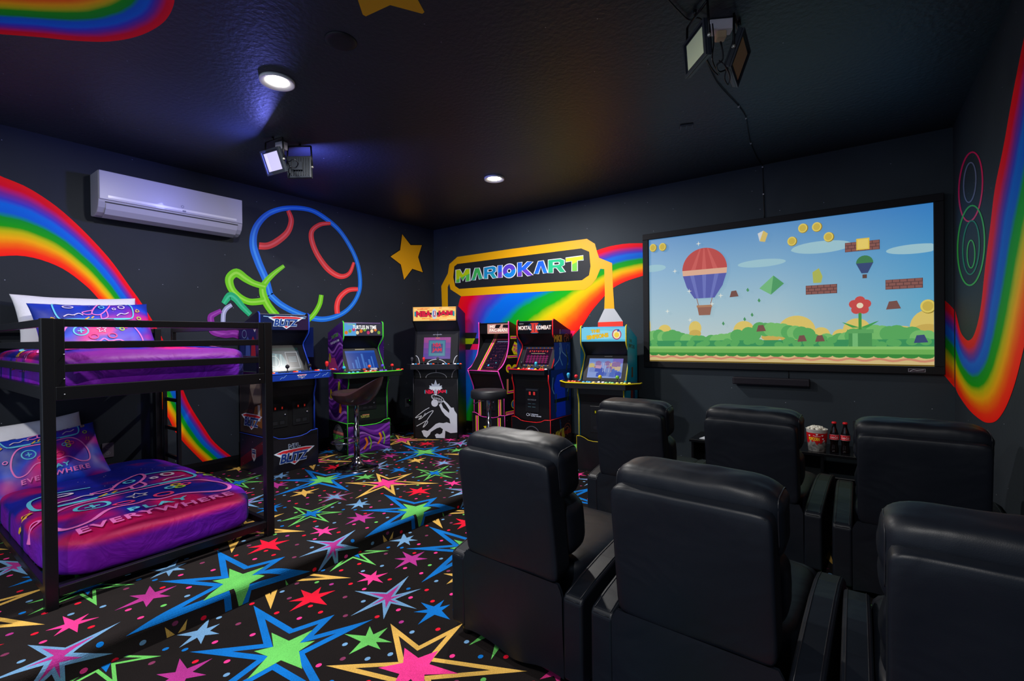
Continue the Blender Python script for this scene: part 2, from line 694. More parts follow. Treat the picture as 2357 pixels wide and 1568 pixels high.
big((0, 0), GB_O, .030, GB_I, 'blue', 'green')
big((.50, .246), YP_O, .023, YP_I, 'yellow', 'pink')
big((.636, -.506), GL_O, .013, GL_I, 'green', 'blue')
put((.02, .51), PB_O, 'sky', 1)
put((.02, .51), inset(PB_O, .014), 'magenta', 2)
occ.append([(.02 + x, .51 + y) for x, y in PB_O])
for key, c in (('red', (-.28, .294)), ('pink', (-.20, .593)), ('magenta', (-.19, -.302)), ('sky', (-.43, -.145)), ('green', (.229, .243)),
               ('blue', (.305, .565)), ('yellow', (.182, -.285))):
    S6 = star6(SMALL[key], .36)
    put(c, S6, key, 1)
    occ.append([(c[0] + x, c[1] + y) for x, y in S6])
S6 = star6([(x * .95, y * .95) for x, y in SMALL['plum']], .34)
put((.471, -.212), S6, 'plum', 1)
put((.471, -.212), star6([(x * .6, y * .6) for x, y in SMALL['plum']], .34), 'sky', 2)
occ.append([(.471 + x, -.212 + y) for x, y in S6])
LA, LB = Vector((1.18, -.055)), Vector((0, 1.167))
rng = random.Random(5)
dots = []
occ2 = [[(x + i * LA.x + j * LB.x, y + i * LA.y + j * LB.y) for x, y in P] for P in occ for i in (-1, 0, 1) for j in (-1, 0, 1)]
for _ in range(1500):
    p = Vector((0, 0)) + LA * rng.random() + LB * rng.random() - Vector((.5, .3))
    if any((p - d - LA * i - LB * j).length < .085 for d, _k in dots for i in (-1, 0, 1) for j in (-1, 0, 1)):
        continue
    if any(inpoly(p, P) or segd(p, P) < .022 for P in occ2):
        continue
    dots.append((p, rng.choice(['red', 'pink', 'pink', 'sky', 'sky', 'blue', 'green', 'plum', 'magenta', 'red'])))
for p, k in dots:
    put((p.x, p.y), [(.0105 * cos(a * pi / 5), .0125 * sin(a * pi / 5)) for a in range(10)], k, 1)


RN = .035


def build_floor():
    fb = B()
    # ground cloth, bent over a rounded nosing of radius RN
    prof = [(0, 0), (XR - RN, 0)] + [(XR - RN + RN * sin(k * pi / 12), -RN + RN * cos(k * pi / 12)) for k in range(1, 7)] + [(XR, -HR), (XW, -HR)]
    vs = [(x, y, z) for x, z in prof for y in (YB, 0)]
    fb.add(vs, [(2 * i, 2 * i + 2, 2 * i + 3, 2 * i + 1) for i in range(len(prof) - 1)], C_BASE, True)
    arc = pi * RN / 2

    def fold(s, y, h):
        """point of the unrolled cloth at distance s from the left wall -> place on the stepped floor"""
        if s <= XR - RN:
            return (s, y, h)
        if s < XR - RN + arc:
            t = (s - (XR - RN)) / RN
            return (XR - RN + (RN + h) * sin(t), y, -RN + (RN + h) * cos(t))
        return (XR + h, y, max(-HR + h, -RN - (s - (XR - RN + arc))))
    seam = XR + HR
    seam0 = XR - RN + arc + HR - RN
    for zone, org in ((0, Vector((1.07, -2.40))), (1, Vector((2.908, -2.526)))):
        for lay in (1, 2, 3):
            for key in list(CC) + ['base']:
                bm = bmesh.new()
                for i in range(-3, 5):
                    for j in range(-5, 5):
                        off = org + LA * i + LB * j
                        if not (-1 < off.x < XW + 1 and YB - 1.2 < off.y < 1.2):
                            continue
                        for P, k, l in motifs:
                            if k != key or l != lay:
                                continue
                            q = [(off.x + x, off.y + y) for x, y in P]
                            if max(a for a, b in q) < (0 if zone == 0 else seam) or min(a for a, b in q) > (seam if zone == 0 else XW + HR):
                                continue
                            bm.faces.new([bm.verts.new((a, b, 0)) for a, b in q])
                if not bm.faces:
                    bm.free()
                    continue
                bm.normal_update()
                bm.normal_update()
                bm.normal_update()
                bm.normal_update()
                bm.normal_update()
                bm.normal_update()
                bm.normal_update()
                bm.normal_update()
                bm.normal_update()
                bm.normal_update()
                bmesh.ops.triangulate(bm, faces=bm.faces)

                def cut(x=None, y=None, side=None):
                    co, no = ((x, 0, 0), (1, 0, 0)) if x is not None else ((0, y, 0), (0, 1, 0))
                    bmesh.ops.bisect_plane(bm, geom=bm.verts[:] + bm.edges[:] + bm.faces[:], dist=1e-6, plane_co=co, plane_no=no,
                                           clear_outer=side == 'out', clear_inner=side == 'in')
                cut(x=0, side='in')
                cut(y=YB, side='in')
                cut(y=0, side='out')
                cut(x=XW + HR, side='out')
                if zone == 0:
                    cut(x=seam0, side='out')
                    for k in range(7):
                        cut(x=XR - RN + arc * k / 6)
                else:
                    cut(x=seam, side='in')
                h = .0004 + .0003 * lay
                vs = [fold(v.co.x, v.co.y, h) if zone == 0 else (v.co.x - HR, v.co.y, -HR + h) for v in bm.verts]
                bm.verts.index_update()
                fs = [[v.index for v in f.verts] for f in bm.faces if f.calc_area() > 1e-9]
                if fs:
                    fb.add(vs, fs, C_BASE if key == 'base' else CC[key])
                bm.free()
    return fb.build('floor', kind='structure', fix=False)


build_floor()


# ---- painted murals: strips and shapes on the wall planes
RB = rainbow_mat()


def resample(P, n):
    P = [Vector(p) for p in P]
    d = [0]
    for i in range(1, len(P)):
        d.append(d[-1] + (P[i] - P[i - 1]).length)
    out = []
    for k in range(n + 1):
        t = d[-1] * k / n
        i = max(j for j in range(len(d)) if d[j] <= t + 1e-9)
        if i >= len(P) - 1:
            out.append(P[-1])
        else:
            out.append(P[i].lerp(P[i + 1], (t - d[i]) / max(d[i + 1] - d[i], 1e-9)))
    return out


def rainbow(parent, plane, A, Bp, off, n=60, label='wavy rainbow stripe painted on the dark wall'):
    """A: edge with the outer red, Bp: other edge; photo pixels on the wall plane, matched end to end"""
    ax, v = plane
    a3 = resample(spline([tuple(on(ax, v, *p)) for p in A], 6), n)
    b3 = resample(spline([tuple(on(ax, v, *p)) for p in Bp], 6), n)
    b = B()
    k = 14
    vs, uv = [], {}
    for i in range(n + 1):
        for j in range(k + 1):
            t = j / k
            uv[len(vs)] = (i / n, t)
            vs.append(a3[i].lerp(b3[i], t) + Vector(off))
    fs = [(i * (k + 1) + j, i * (k + 1) + j + 1, (i + 1) * (k + 1) + j + 1, (i + 1) * (k + 1) + j) for i in range(n) for j in range(k)]
    b.add(vs, fs, RB, True)
    b.uv = uv
    return b.build('rainbow_mural', parent, fix=False, label=label)


class Wall(Canvas):
    """a canvas addressed in photo pixels on a wall plane"""
    def __init__(s, ax, v, n, base=.0015):
        super().__init__((0, 0, 0), (1, 0, 0), (0, 1, 0), base)
        s.ax, s.val, s.nn = ax, v, Vector(n)

    def P(s, x, y):
        return on(s.ax, s.val, x, y) + s.nn * s.h


# left wall
rainbow(wl, ('x', 0), [(-60, 375), (0, 405), (60, 430), (120, 468), (170, 510), (220, 560), (260, 606), (300, 662), (325, 697), (362, 757), (376, 785), (419, 892), (438, 935), (469, 984), (493, 1018), (530, 1049), (560, 1068)],
        [(-60, 595), (0, 590), (50, 589), (100, 600), (150, 622), (200, 660), (228, 690), (250, 715), (280, 760), (310, 812), (340, 868), (367, 930), (389, 965), (400, 988), (421, 1017), (464, 1061), (490, 1085)], (.0012, 0, 0))


def px_from(ox, oy, s):
    return lambda *p: [(ox + x / s, oy + y / s) for x, y in p]


z1 = px_from(450, 430, 3.733)
NB, NR, NG, NT, NV, NL = [M(c, .55) for c in ((0, 108, 215), (238, 50, 50), (110, 205, 10), (20, 170, 110), (125, 30, 140), (150, 155, 190))]


def neon(c, pts, wd, m, smooth=6):
    """painted tube: body colour, then a paler line along its middle"""
    c.stroke(pts, wd, m, smooth=smooth)
    col = {id(NB): (60, 150, 235), id(NR): (255, 95, 95), id(NG): (150, 225, 70), id(NT): (60, 190, 140), id(NV): (150, 60, 165), id(NL): (190, 195, 225)}[id(m)]
    c.stroke(pts, [q * .28 for q in wd], M(col, .55), smooth=smooth)


c = Wall('x', 0, (1, 0, 0))
ov = z1((640, 930), (600, 790), (540, 650), (495, 500), (515, 360), (600, 250), (720, 195), (860, 182), (1000, 205), (1120, 275), (1230, 370), (1320, 500), (1385, 640), (1412, 780), (1405, 900), (1350, 1010), (1260, 1090), (1130, 1135), (1010, 1130), (860, 1080), (730, 1010), (640, 930))
neon(c, ov, [15, 17, 18, 16, 13, 11, 10, 10, 9, 9, 9, 9, 10, 12, 13, 14, 14], NB, smooth=6)
# plain neon curves, three inside the ring and loose ribbons below it
neon(c, z1((795, 205), (822, 290), (790, 390), (700, 470), (620, 508), (545, 508)), [9, 12, 14, 16, 16, 16], NR, smooth=6)
neon(c, z1((1160, 315), (1070, 325), (1000, 380), (1000, 470), (1050, 590), (1140, 710), (1240, 770), (1320, 745), (1360, 650)), [7, 10, 11, 12, 12, 13, 12, 9, 6], NR, smooth=6)
neon(c, z1((1395, 880), (1310, 890), (1240, 950), (1215, 1020), (1218, 1090)), [9, 11, 12, 12, 12], NR, smooth=6)
neon(c, z1((760, 680), (680, 740), (610, 810), (575, 880), (600, 980), (650, 1060), (700, 1110)), [8, 11, 14, 16, 18, 18, 16], NG, smooth=6)
neon(c, z1((600, 860), (500, 830), (430, 790), (350, 740), (290, 790), (310, 880), (380, 950), (470, 990), (590, 980)), [13, 14, 17, 20, 20, 17, 15, 15, 16], NG, smooth=6)
neon(c, z1((1080, 930), (1065, 1010), (1020, 1090), (960, 1150), (880, 1200)), [10, 11, 11, 11, 9], NG, smooth=6)
neon(c, z1((470, 1100), (400, 1030), (340, 960), (290, 940), (240, 1005)), [12, 14, 16, 18, 12], NT, smooth=6)
neon(c, z1((310, 1015), (265, 1045), (240, 1090), (235, 1165)), [9, 11, 11, 11], NL, smooth=5)
neon(c, z1((220, 1065), (160, 1095), (130, 1120), (135, 1180), (150, 1240), (250, 1268), (330, 1262), (420, 1290)), [10, 12, 15, 16, 17, 17, 18, 20], NV, smooth=6)
c.build('neon_mural', wl, 'blue ring and red and green curved strokes painted like neon tubes')
GOLD, GOLD2 = M((232, 165, 12), .5), M((238, 172, 0), .5)
c = Wall('x', 0, (1, 0, 0))
c.poly(z1((1665, 600), (1752, 540), (1770, 400), (1850, 495), (1950, 498), (1918, 605), (1960, 742), (1865, 712), (1792, 806), (1758, 670)), M((10, 10, 12), .5))
c.poly(z1((1675, 600), (1758, 545), (1775, 408), (1848, 502), (1944, 502), (1912, 605), (1952, 735), (1862, 705), (1792, 798), (1764, 668)), GOLD)
c.build('star_mural', wl, 'yellow five-pointed star painted near the room corner')

# ceiling
rainbow(ceiling, ('z', H_CEIL), [(-80, 70), (0, 78), (90, 85), (170, 93), (250, 95), (320, 82), (375, 52), (400, 10), (397, -30), (380, -70)],
        [(-80, -20), (0, -22), (60, -20), (110, -18), (150, -18), (190, -22), (215, -30), (225, -45), (225, -60), (215, -75)], (0, 0, -.0012), label='rainbow curve painted on the black ceiling')
c = Wall('z', H_CEIL, (0, 0, -1))
c.poly([(800, -75), (822, -6), (835, 33), (842, 37), (898, 11), (972, 31), (977, 27), (958, -8), (940, -30), (950, -100), (890, -50)], M((205, 150, 5), .5))
c.build('star_mural', ceiling, 'yellow star painted on the black ceiling')

# back wall
rainbow(wb, ('y', 0), [(985, 1000), (1000, 930), (1022, 850), (1042, 770), (1053, 715), (1062, 680), (1085, 650), (1130, 620), (1250, 598), (1330, 590), (1375, 576), (1400, 568), (1440, 561), (1483, 560), (1500, 560)],
        [(1120, 1002), (1150, 985), (1190, 950), (1230, 905), (1268, 850), (1300, 800), (1320, 772), (1340, 750), (1362, 716), (1392, 681), (1410, 664), (1440, 648), (1483, 634), (1500, 628)], (0, -.0012, 0))
z2 = px_from(990, 520, 4.612)
c = Wall('y', 0, (0, -1, 0))
PK, YG = M((240, 20, 90), .5), M((170, 195, 10), .5)
BK = M((30, 30, 33), .5)
for col, q in ((PK, ((250, 1135), (350, 1135), (330, 1195), (250, 1195))), (BK, ((350, 1135), (498, 1135), (480, 1195), (330, 1195))), (BK, ((250, 1195), (330, 1195), (305, 1255), (250, 1255))),
               (YG, ((330, 1195), (478, 1195), (450, 1255), (305, 1255))), (BK, ((478, 1195), (600, 1195), (600, 1255), (450, 1255))), (BK, ((250, 1255), (450, 1255), (425, 1315), (250, 1315))),
               (PK, ((450, 1255), (600, 1255), (600, 1315), (425, 1315))), (PK, ((1480, 1115), (1545, 1115), (1505, 1185), (1480, 1190)))):
    c.poly(z2(*q), col)
c.poly(z2((205, 408), (290, 330), (880, 243), (1665, 138), (1750, 190), (1775, 280), (1795, 340), (1932, 395), (1942, 650), (1957, 882), (1850, 882), (1856, 720), (1850, 460), (1808, 455), (1765, 560), (1715, 625), (1640, 680),
          (1300, 692), (890, 715), (330, 748), (218, 675), (205, 612), (188, 650), (192, 1000), (133, 1000), (120, 640), (190, 505)), GOLD2)
c.poly(z2((258, 432), (290, 405), (1605, 240), (1690, 275), (1704, 430), (1688, 525), (1612, 578), (700, 642), (310, 670), (268, 640), (247, 548)), M((27, 30, 33), .55))
c.poly(z2((1852, 880), (1957, 880), (2048, 1015), (1783, 1025)), M((190, 190, 192), .5))
c.poly(z2((1783, 1024), (2048, 1014), (2050, 1250), (1783, 1250)), M((240, 55, 35), .5))
WH = M((235, 238, 240), .5)
# lettering: each letter fitted to its place along the sign
letters = [('M', 275, 425, 605, 585, 470, 455, (190, 215, 10), (90, 195, 70)), ('A', 440, 562, 580, 560, 455, 445, (60, 180, 80), (50, 170, 120)), ('R', 572, 712, 562, 552, 445, 425, (20, 140, 190), (30, 160, 170)),
           ('I', 720, 768, 552, 548, 423, 418, (30, 100, 215), (110, 60, 180)), ('O', 772, 912, 552, 545, 415, 402, (90, 60, 190), (20, 130, 210)), ('K', 930, 1095, 538, 525, 392, 380, (30, 95, 210), (100, 60, 185)),
           ('A', 1105, 1250, 510, 500, 385, 365, (20, 90, 220), (20, 110, 220)), ('R', 1255, 1440, 500, 490, 365, 348, (30, 175, 120), (30, 165, 110)), ('T', 1440, 1630, 485, 475, 345, 320, (200, 215, 10), (110, 190, 60))]
SHAPES = {'M': [(0, 0), (0, 1), (.27, 1), (.5, .58), (.73, 1), (1, 1), (1, 0), (.73, 0), (.73, .48), (.5, .1), (.27, .48), (.27, 0)],
          'A': [(0, 0), (.32, 1), (.68, 1), (1, 0), (.71, 0), (.5, .62), (.31, 0)],
          'R': [(0, 0), (0, 1), (.72, 1), (.93, .88), (.93, .55), (.76, .42), (1, 0), (.70, 0), (.48, .38), (.27, .38), (.27, 0)],
          'I': [(0, 0), (0, 1), (1, 1), (1, 0)],
          'O': [(.5 + .5 * cos(k * pi / 14), .5 + .5 * sin(k * pi / 14)) for k in range(28)],
          'K': [(0, 0), (0, 1), (.27, 1), (.27, .62), (.64, 1), (1, 1), (.55, .52), (1, 0), (.66, 0), (.27, .44), (.27, 0)],
          'T': [(0, 1), (1, 1), (1, .74), (.65, .74), (.65, 0), (.36, 0), (.36, .74), (0, .74)]}
HOLES = {'R': [(.27, .57), (.27, .80), (.60, .80), (.68, .75), (.68, .62), (.60, .57)], 'O': [(.5 + .16 * cos(k * pi / 8), .5 + .17 * sin(k * pi / 8)) for k in range(16)]}
for pas in range(2):
    for ch, x0, x1, yb0, yb1, yt0, yt1, ca, cb2 in letters:
        def fit(P):
            out = []
            for u, v in P:
                b0, t0 = yb0 + (yb1 - yb0) * u, yt0 + (yt1 - yt0) * u
                out.append((x0 + 3 + (x1 - x0 - 6) * u, b0 + (t0 - b0) * v))
            return z2(*out)
        P = fit(SHAPES[ch])
        if pas == 0:
            c.stroke(P, 3.6, WH, closed=True)
            continue
        c.poly(P, M(ca, .5))
        bm = bmesh.new()
        bm.faces.new([bm.verts.new((p[0], p[1], 0)) for p in P])
        bm.normal_update()
        bmesh.ops.triangulate(bm, faces=bm.faces)
        bmesh.ops.bisect_plane(bm, geom=bm.verts[:] + bm.edges[:] + bm.faces[:], dist=1e-5, plane_co=(sum(p[0] for p in P) / len(P), sum(p[1] for p in P) / len(P) + 2, 0), plane_no=(.5, 1, 0), clear_inner=True)
        bm.verts.index_update()
        if bm.faces:
            c.raw([(v.co.x, v.co.y) for v in bm.verts], [[v.index for v in f.verts] for f in bm.faces], M(cb2, .5))
        bm.free()
        if ch in HOLES:
            c.poly(fit(HOLES[ch]), WH)
            hc = fit(HOLES[ch])
            mx_, my2 = sum(p[0] for p in hc) / len(hc), sum(p[1] for p in hc) / len(hc)
            c.poly([(mx_ + (p[0] - mx_) * .66, my2 + (p[1] - my2) * .66) for p in hc], M((27, 30, 33), .55))
    c.h += .0004
c.build('sign_mural', wb, 'painted orange gantry sign with a rainbow-lettered board')

# the stripe runs on from behind the screen round the right corner
rainbow(wb, ('y', 0), [(2150, 680), (2172, 690), (2190, 706), (2202, 722), (2206, 730)], [(2150, 835), (2172, 862), (2190, 884), (2202, 898), (2206, 903)], (0, -.0012, 0), 12)
z3 = px_from(1800, 440, 2.903)
rainbow(wr, ('x', XW - .0001), z3((1160, 800), (1172, 850), (1195, 940), (1225, 985), (1250, 998), (1280, 970), (1310, 880), (1335, 740), (1360, 500), (1395, 220), (1425, -20)) + [(2310, 340), (2328, 238), (2342, 165), (2357, 91), (2374, 10)],
        z3((1160, 1310), (1180, 1360), (1250, 1460), (1330, 1530), (1385, 1549), (1440, 1530), (1500, 1440), (1560, 1280), (1620, 1040), (1680, 780), (1740, 480)) + [(2425, 480), (2448, 360), (2470, 240), (2490, 120), (2510, 0)], (-.0012, 0, 0), 90)
z4 = px_from(2150, 330, 2.34)
c = Wall('x', XW, (-1, 0, 0))
RN, GN, GN2 = M((235, 20, 95), .5), M((60, 185, 60), .5), M((20, 135, 85), .5)
c.ring(2235, 430, 27, 80, 3.6, RN, 40, rot=.06)
c.ring(2233, 420, 14, 46, 3, M((110, 115, 150), .5), 30, rot=.06)
c.ring(2236, 565, 31, 92, 3.6, GN, 40, rot=.04)
c.ring(2236, 570, 19, 62, 3.2, GN2, 34, rot=.04)
c.ring(2236, 585, 9, 32, 3, GN, 28)
c.build('neon_mural', wr, 'thin red loop over green loops painted like neon on the right wall')

# ================================================================== PROJECTION SCREEN
def build_screen():
    X0, X1, Z0, Z1 = 2.983, 5.251, .872, 2.205
    fw_, yf = .058, -.045
    root = empty('projection_screen', (X0, 0, Z0), 0, 'large framed projection screen showing a bright cartoon landscape on the far wall', 'screen')
    vel = M((7, 8, 14), .7)
    b = B()
    b.box(0, X1 - X0, yf, -.003, 0, fw_, vel).box(0, X1 - X0, yf, -.003, Z1 - Z0 - fw_, Z1 - Z0, vel)
    b.box(0, fw_, yf, -.003, fw_, Z1 - Z0 - fw_, vel).box(X1 - X0 - fw_, X1 - X0, yf, -.003, fw_, Z1 - Z0 - fw_, vel)
    b.build('frame', root, bevel=.004, label='wide black velvet frame')
    c = Canvas((X1 - X0 - .21, yf, .016), (1, 0, 0), (0, 0, 1))
    c.rect(0, 0, .1, .026, M((150, 150, 158), .3, .5)).rect(.004, .003, .096, .023, M((45, 25, 35), .4))
    c.stroke([(.01, .006), (.03, .018), (.05, .012), (.09, .018)], .004, M((190, 190, 195), .3))
    c.build('badge', root, 'small silver badge')
    W_, H_ = X1 - X0 - 2 * fw_, Z1 - Z0 - 2 * fw_
    E = SCREEN_E
    # sky: projected picture, bright at the bottom
    m_, nt, bs, N, L = node_mat('projected_sky')
    tc = N('ShaderNodeTexCoord')
    sp = N('ShaderNodeSeparateXYZ')
    L(tc.outputs['Object'], sp.inputs[0])
    mp = N('ShaderNodeMapRange')
    mp.inputs['From Min'].default_value = fw_
    mp.inputs['From Max'].default_value = fw_ + H_
    L(sp.outputs[2], mp.inputs['Value'])
    r = ramp(nt, [(.15, (188, 205, 203)), (.42, (160, 194, 208)), (.7, (126, 174, 207)), (1, (88, 146, 200))])
    L(mp.outputs[0], r.inputs[0])
    mp2 = N('ShaderNodeMapRange')
    mp2.inputs['From Min'].default_value = W_ * .55
    mp2.inputs['From Max'].default_value = W_ * 1.05
    L(sp.outputs[0], mp2.inputs['Value'])
    mx = N('ShaderNodeMix')
    mx.data_type = 'RGBA'
    mx.blend_type = 'MULTIPLY'
    L(mp2.outputs[0], mx.inputs['Factor'])
    L(r.outputs[0], mx.inputs['A'])
    mx.inputs['B'].default_value = (.25, .72, .98, 1)
    L(mx.outputs['Result'], bs.inputs['Emission Color'])
    bs.inputs['Emission Strength'].default_value = E * 1.35
    bs.inputs['Base Color'].default_value = (.05, .05, .05, 1)
    B().box(fw_, fw_ + W_, -.02, -.006, fw_, fw_ + H_, m_).build('projected_picture', root, label='blue sky picture on the screen')

    def EM(c, k=1.0):
        return M(c, .9, 0, E * 1.35 * k)

    def q(px, py):
        p = on('y', -.02, px, py)
        return (p.x - X0 - fw_, p.z - Z0 - fw_)

    def clip(pts):
        return [(min(max(x, .001), W_ - .001), min(max(y, .001), H_ - .001)) for x, y in pts]

    c = Canvas((fw_, -.02, fw_), (1, 0, 0), (0, 0, 1), .0005, .00008)
    zl, zr = px_from(1460, 440, 3.408), px_from(1800, 440, 2.903)

    def el(px, py, rx, ry, m, n=26):
        x, y = q(px, py)
        P = [(x + rx * cos(2 * pi * i / n), y + ry * sin(2 * pi * i / n)) for i in range(n)]
        c.poly(clip(P), m)

    CL = EM((160, 200, 212))
    for px, py, rx, ry in ((1505, 618, .12, .035), (1752, 606, .19, .034), (1889, 569, .21, .05), (2105, 573, .17, .036), (1830, 576, .03, .014)):
        el(px, py, rx, ry, CL)
    # yellow hills
    for px, py, rx, ry in ((1530, 765, .055, .05), (1600, 760, .05, .06), (1490, 755, .03, .08), (1712, 765, .075, .075), (1775, 768, .07, .06), (1833, 765, .12, .11), (1890, 775, .055, .055), (1935, 778, .05, .05),
                           (1972, 765, .08, .085), (2072, 775, .1, .06), (2135, 760, .09, .12)):
        el(px, py - 4, rx * 1.15, ry * 1.15, EM((222, 198, 108)))
        el(px, py + 8, rx * 1.1, ry * .6, EM((205, 175, 90)))
    el(1835, 722, .02, .01, CL)
    # bushes
    rg = random.Random(3)
    G1, G2, G3 = EM((92, 172, 96)), EM((62, 148, 92)), EM((120, 190, 110))
    x = 0
    while x < W_:
        h = .115 + .035 * sin(x * 7 + 1) + .03 * rg.random() + (.05 if .95 < x < 1.35 else 0)
        c.poly(clip([(x + .06 * cos(a * pi / 8), .16 + (h - .07) + .06 * sin(a * pi / 8)) for a in range(16)]), G1 if rg.random() < .6 else G3)
        x += .045
    c.rect(.001, .14, W_ - .001, .205, G2)
    for i in range(40):
        a, b_ = rg.random() * W_, .15 + rg.random() * .07
        c.poly(clip([(a + .035 * cos(t * pi / 6), b_ + .028 * sin(t * pi / 6)) for t in range(12)]), G1)
    # ground
    c.rect(.001, .001, W_ - .001, .1, EM((214, 190, 132)))
    for i in range(24):
        x = (i + .5) * W_ / 24
        c.poly(clip([(x + .052 * cos(t * pi / 8), .088 + .03 * sin(t * pi / 8)) for t in range(16)]), EM((60, 140, 62)))
    c.rect(.001, .09, W_ - .001, .15, EM((112, 178, 88)))
    c.rect(.001, .128, W_ - .001, .15, EM((142, 200, 112)))
    wav = [(i * W_ / 80 + .0, .045 + .008 * sin(i * .95)) for i in range(81)]
    c.stroke(clip(wav), .016, EM((208, 140, 112)))
    c.rect(.001, .001, W_ - .001, .012, EM((110, 85, 20)))
    # brick shelves
    BRK, MOR = EM((140, 92, 86)), EM((96, 66, 66))
    for a, b_, d in (((1855, 678), (1927, 676), 20), ((2038, 668), (2124, 662), 22), ((1945, 580), (2025, 576), 20)):
        (x0, y0), (x1, y1) = q(*a), q(*b_)
        y0 = (y0 + y1) / 2
        hh = .075
        c.rect(x0, y0, x1, y0 + hh, MOR)
        n = 5
        for r_ in range(3):
            for k in range(n + 1):
                u0 = x0 + (x1 - x0) * (k - .5 * (r_ % 2)) / n
                u1 = u0 + (x1 - x0) / n - .005
                u0, u1 = max(u0, x0 + .002), min(u1, x1 - .002)
                if u1 > u0 + .004:
                    c.rect(u0, y0 + .003 + r_ * hh / 3, u1, y0 + hh / 3 * (r_ + 1) - .002, BRK)
    x0, y0 = q(1986, 574)
    c.rect(x0 - .042, y0 - .005, x0 + .042, y0 + .085, EM((225, 195, 80)))
    c.rect(x0 - .034, y0 + .003, x0 + .034, y0 + .077, EM((236, 210, 110)))
    # plain gold discs
    for px, py in ((1848, 526), (1880, 523), (1823, 556), (1907, 546), (2135, 705), (1504, 571), (1526, 569)):
        x, y = q(px, py)
        k = 1.3 if px == 2135 else 1
        c.poly(clip([(x + .004 + .036 * k * cos(t * pi / 10), y - .003 + .04 * k * sin(t * pi / 10)) for t in range(20)]), EM((150, 128, 50)))
        c.poly(clip([(x + .033 * k * cos(t * pi / 10), y + .038 * k * sin(t * pi / 10)) for t in range(20)]), EM((226, 205, 100)))
        c.poly(clip([(x + .024 * k * cos(t * pi / 10), y + .028 * k * sin(t * pi / 10)) for t in range(20)]), EM((205, 180, 80)))
    # hot-air balloon, red above and blue below, in the left half
    x, y = q(1622, 640)
    RD, BL, BR, PC = EM((190, 84, 82)), EM((92, 98, 172)), EM((150, 104, 88)), EM((222, 176, 150))
    c.poly([(x + .20 * cos(t), y + .08 + .20 * sin(t)) for t in [i * pi / 24 for i in range(25)]], RD)
    c.poly([(x - .20, y + .08), (x + .20, y + .08), (x + .195, y + .03), (x - .195, y + .03)], PC)
    c.poly([(x - .195, y + .03), (x + .195, y + .03), (x + .16, y - .08), (x + .09, y - .19), (x - .09, y - .19), (x - .16, y - .08)], BL)
    for k in (-.11, 0, .11):
        c.poly([(x + k - .018, y + .03), (x + k + .018, y + .03), (x + k * .55 + .01, y - .19), (x + k * .55 - .01, y - .19)], EM((112, 120, 190)))
        c.poly([(x + k * .9 - .02, y + .08), (x + k * .9 + .02, y + .08), (x + k * .3 + .005, y + .275), (x + k * .3 - .005, y + .275)], EM((205, 100, 96)))
    for k in (-.07, .07):
        c.stroke([(x + k, y - .19), (x + k * .7, y - .27)], .006, BR)
    c.poly([(x - .065, y - .27), (x + .065, y - .27), (x + .05, y - .35), (x - .05, y - .35)], BR)
    c.rect(x - .07, y - .275, x + .07, y - .255, EM((176, 130, 100)))
    # small balloon in green and navy, right half
    x, y = q(1990, 612)
    c.poly([(x + .055 * cos(t * pi / 10), y + .02 + .06 * sin(t * pi / 10)) for t in range(11)], EM((70, 130, 84)))
    c.poly([(x - .055, y + .02), (x + .055, y + .02), (x + .02, y - .06), (x - .02, y - .06)], EM((62, 78, 122)))
    c.rect(x - .014, y - .1, x + .014, y - .07, EM((100, 72, 66)))
    # kites and stones
    x, y = q(1775, 655)
    c.poly([(x - .09, y - .03), (x + .02, y + .075), (x + .1, y), (x, y - .09)], EM((84, 158, 104)))
    c.poly([(x - .09, y - .03), (x + .02, y + .075), (x + .0, y - .09)], EM((120, 188, 130)))
    for px, py in ((1722, 668), (1732, 725), (1715, 735), (1748, 692), (1666, 745)):
        x, y = q(px, py)
        c.poly([(x - .012, y), (x, y + .02), (x + .012, y - .004), (x, y - .018)], EM((80, 150, 100)))
    x, y = q(1758, 545)
    c.poly([(x - .03, y - .04), (x, y + .05), (x + .035, y + .02), (x + .012, y - .05)], EM((216, 190, 110)))
    c.poly([(x - .03, y - .04), (x - .045, y + .03), (x, y + .05)], EM((210, 214, 216)))
    x, y = q(1882, 635)
    c.poly([(x - .03, y - .06), (x - .035, y + .03), (x + .01, y + .06), (x + .035, y - .01), (x + .025, y - .06)], EM((176, 184, 92)))
    for px, py, k in ((1690, 678, 1), (1752, 757, 1), (1846, 780, .9), (1887, 780, .9), (2055, 705, 1.2), (2118, 782, 1.1)):
        x, y = q(px, py)
        c.poly([(x - .035 * k, y - .025), (x - .02 * k, y + .03 * k), (x + .02 * k, y + .034 * k), (x + .04 * k, y - .02)], EM((122, 84, 78)) if px != 2118 else EM((62, 76, 120)))
    # flower in a tub
    x, y = q(1980, 795)
    c.rect(x - .075, .15, x + .075, .275, EM((76, 150, 86)))
    c.rect(x - .05, .15, x - .015, .275, EM((120, 190, 120)))
    c.rect(x - .085, .255, x + .085, .285, EM((96, 168, 98)))
    c.rect(x - .01, .285, x + .01, .43, EM((70, 150, 70)))
    c.poly([(x, .30), (x - .1, .34), (x - .12, .345), (x - .05, .30)], EM((70, 160, 80))).poly([(x, .30), (x + .1, .345), (x + .12, .35), (x + .05, .30)], EM((70, 160, 80)))
    for k in range(5):
        a = pi / 2 + 2 * pi * k / 5
        c.poly([(x + .04 * cos(a) + .034 * cos(t * pi / 6), .475 + .04 * sin(a) + .034 * sin(t * pi / 6)) for t in range(12)], EM((200, 80, 78)))
    c.poly([(x + .022 * cos(t * pi / 6), .475 + .022 * sin(t * pi / 6)) for t in range(12)], EM((235, 220, 190)))
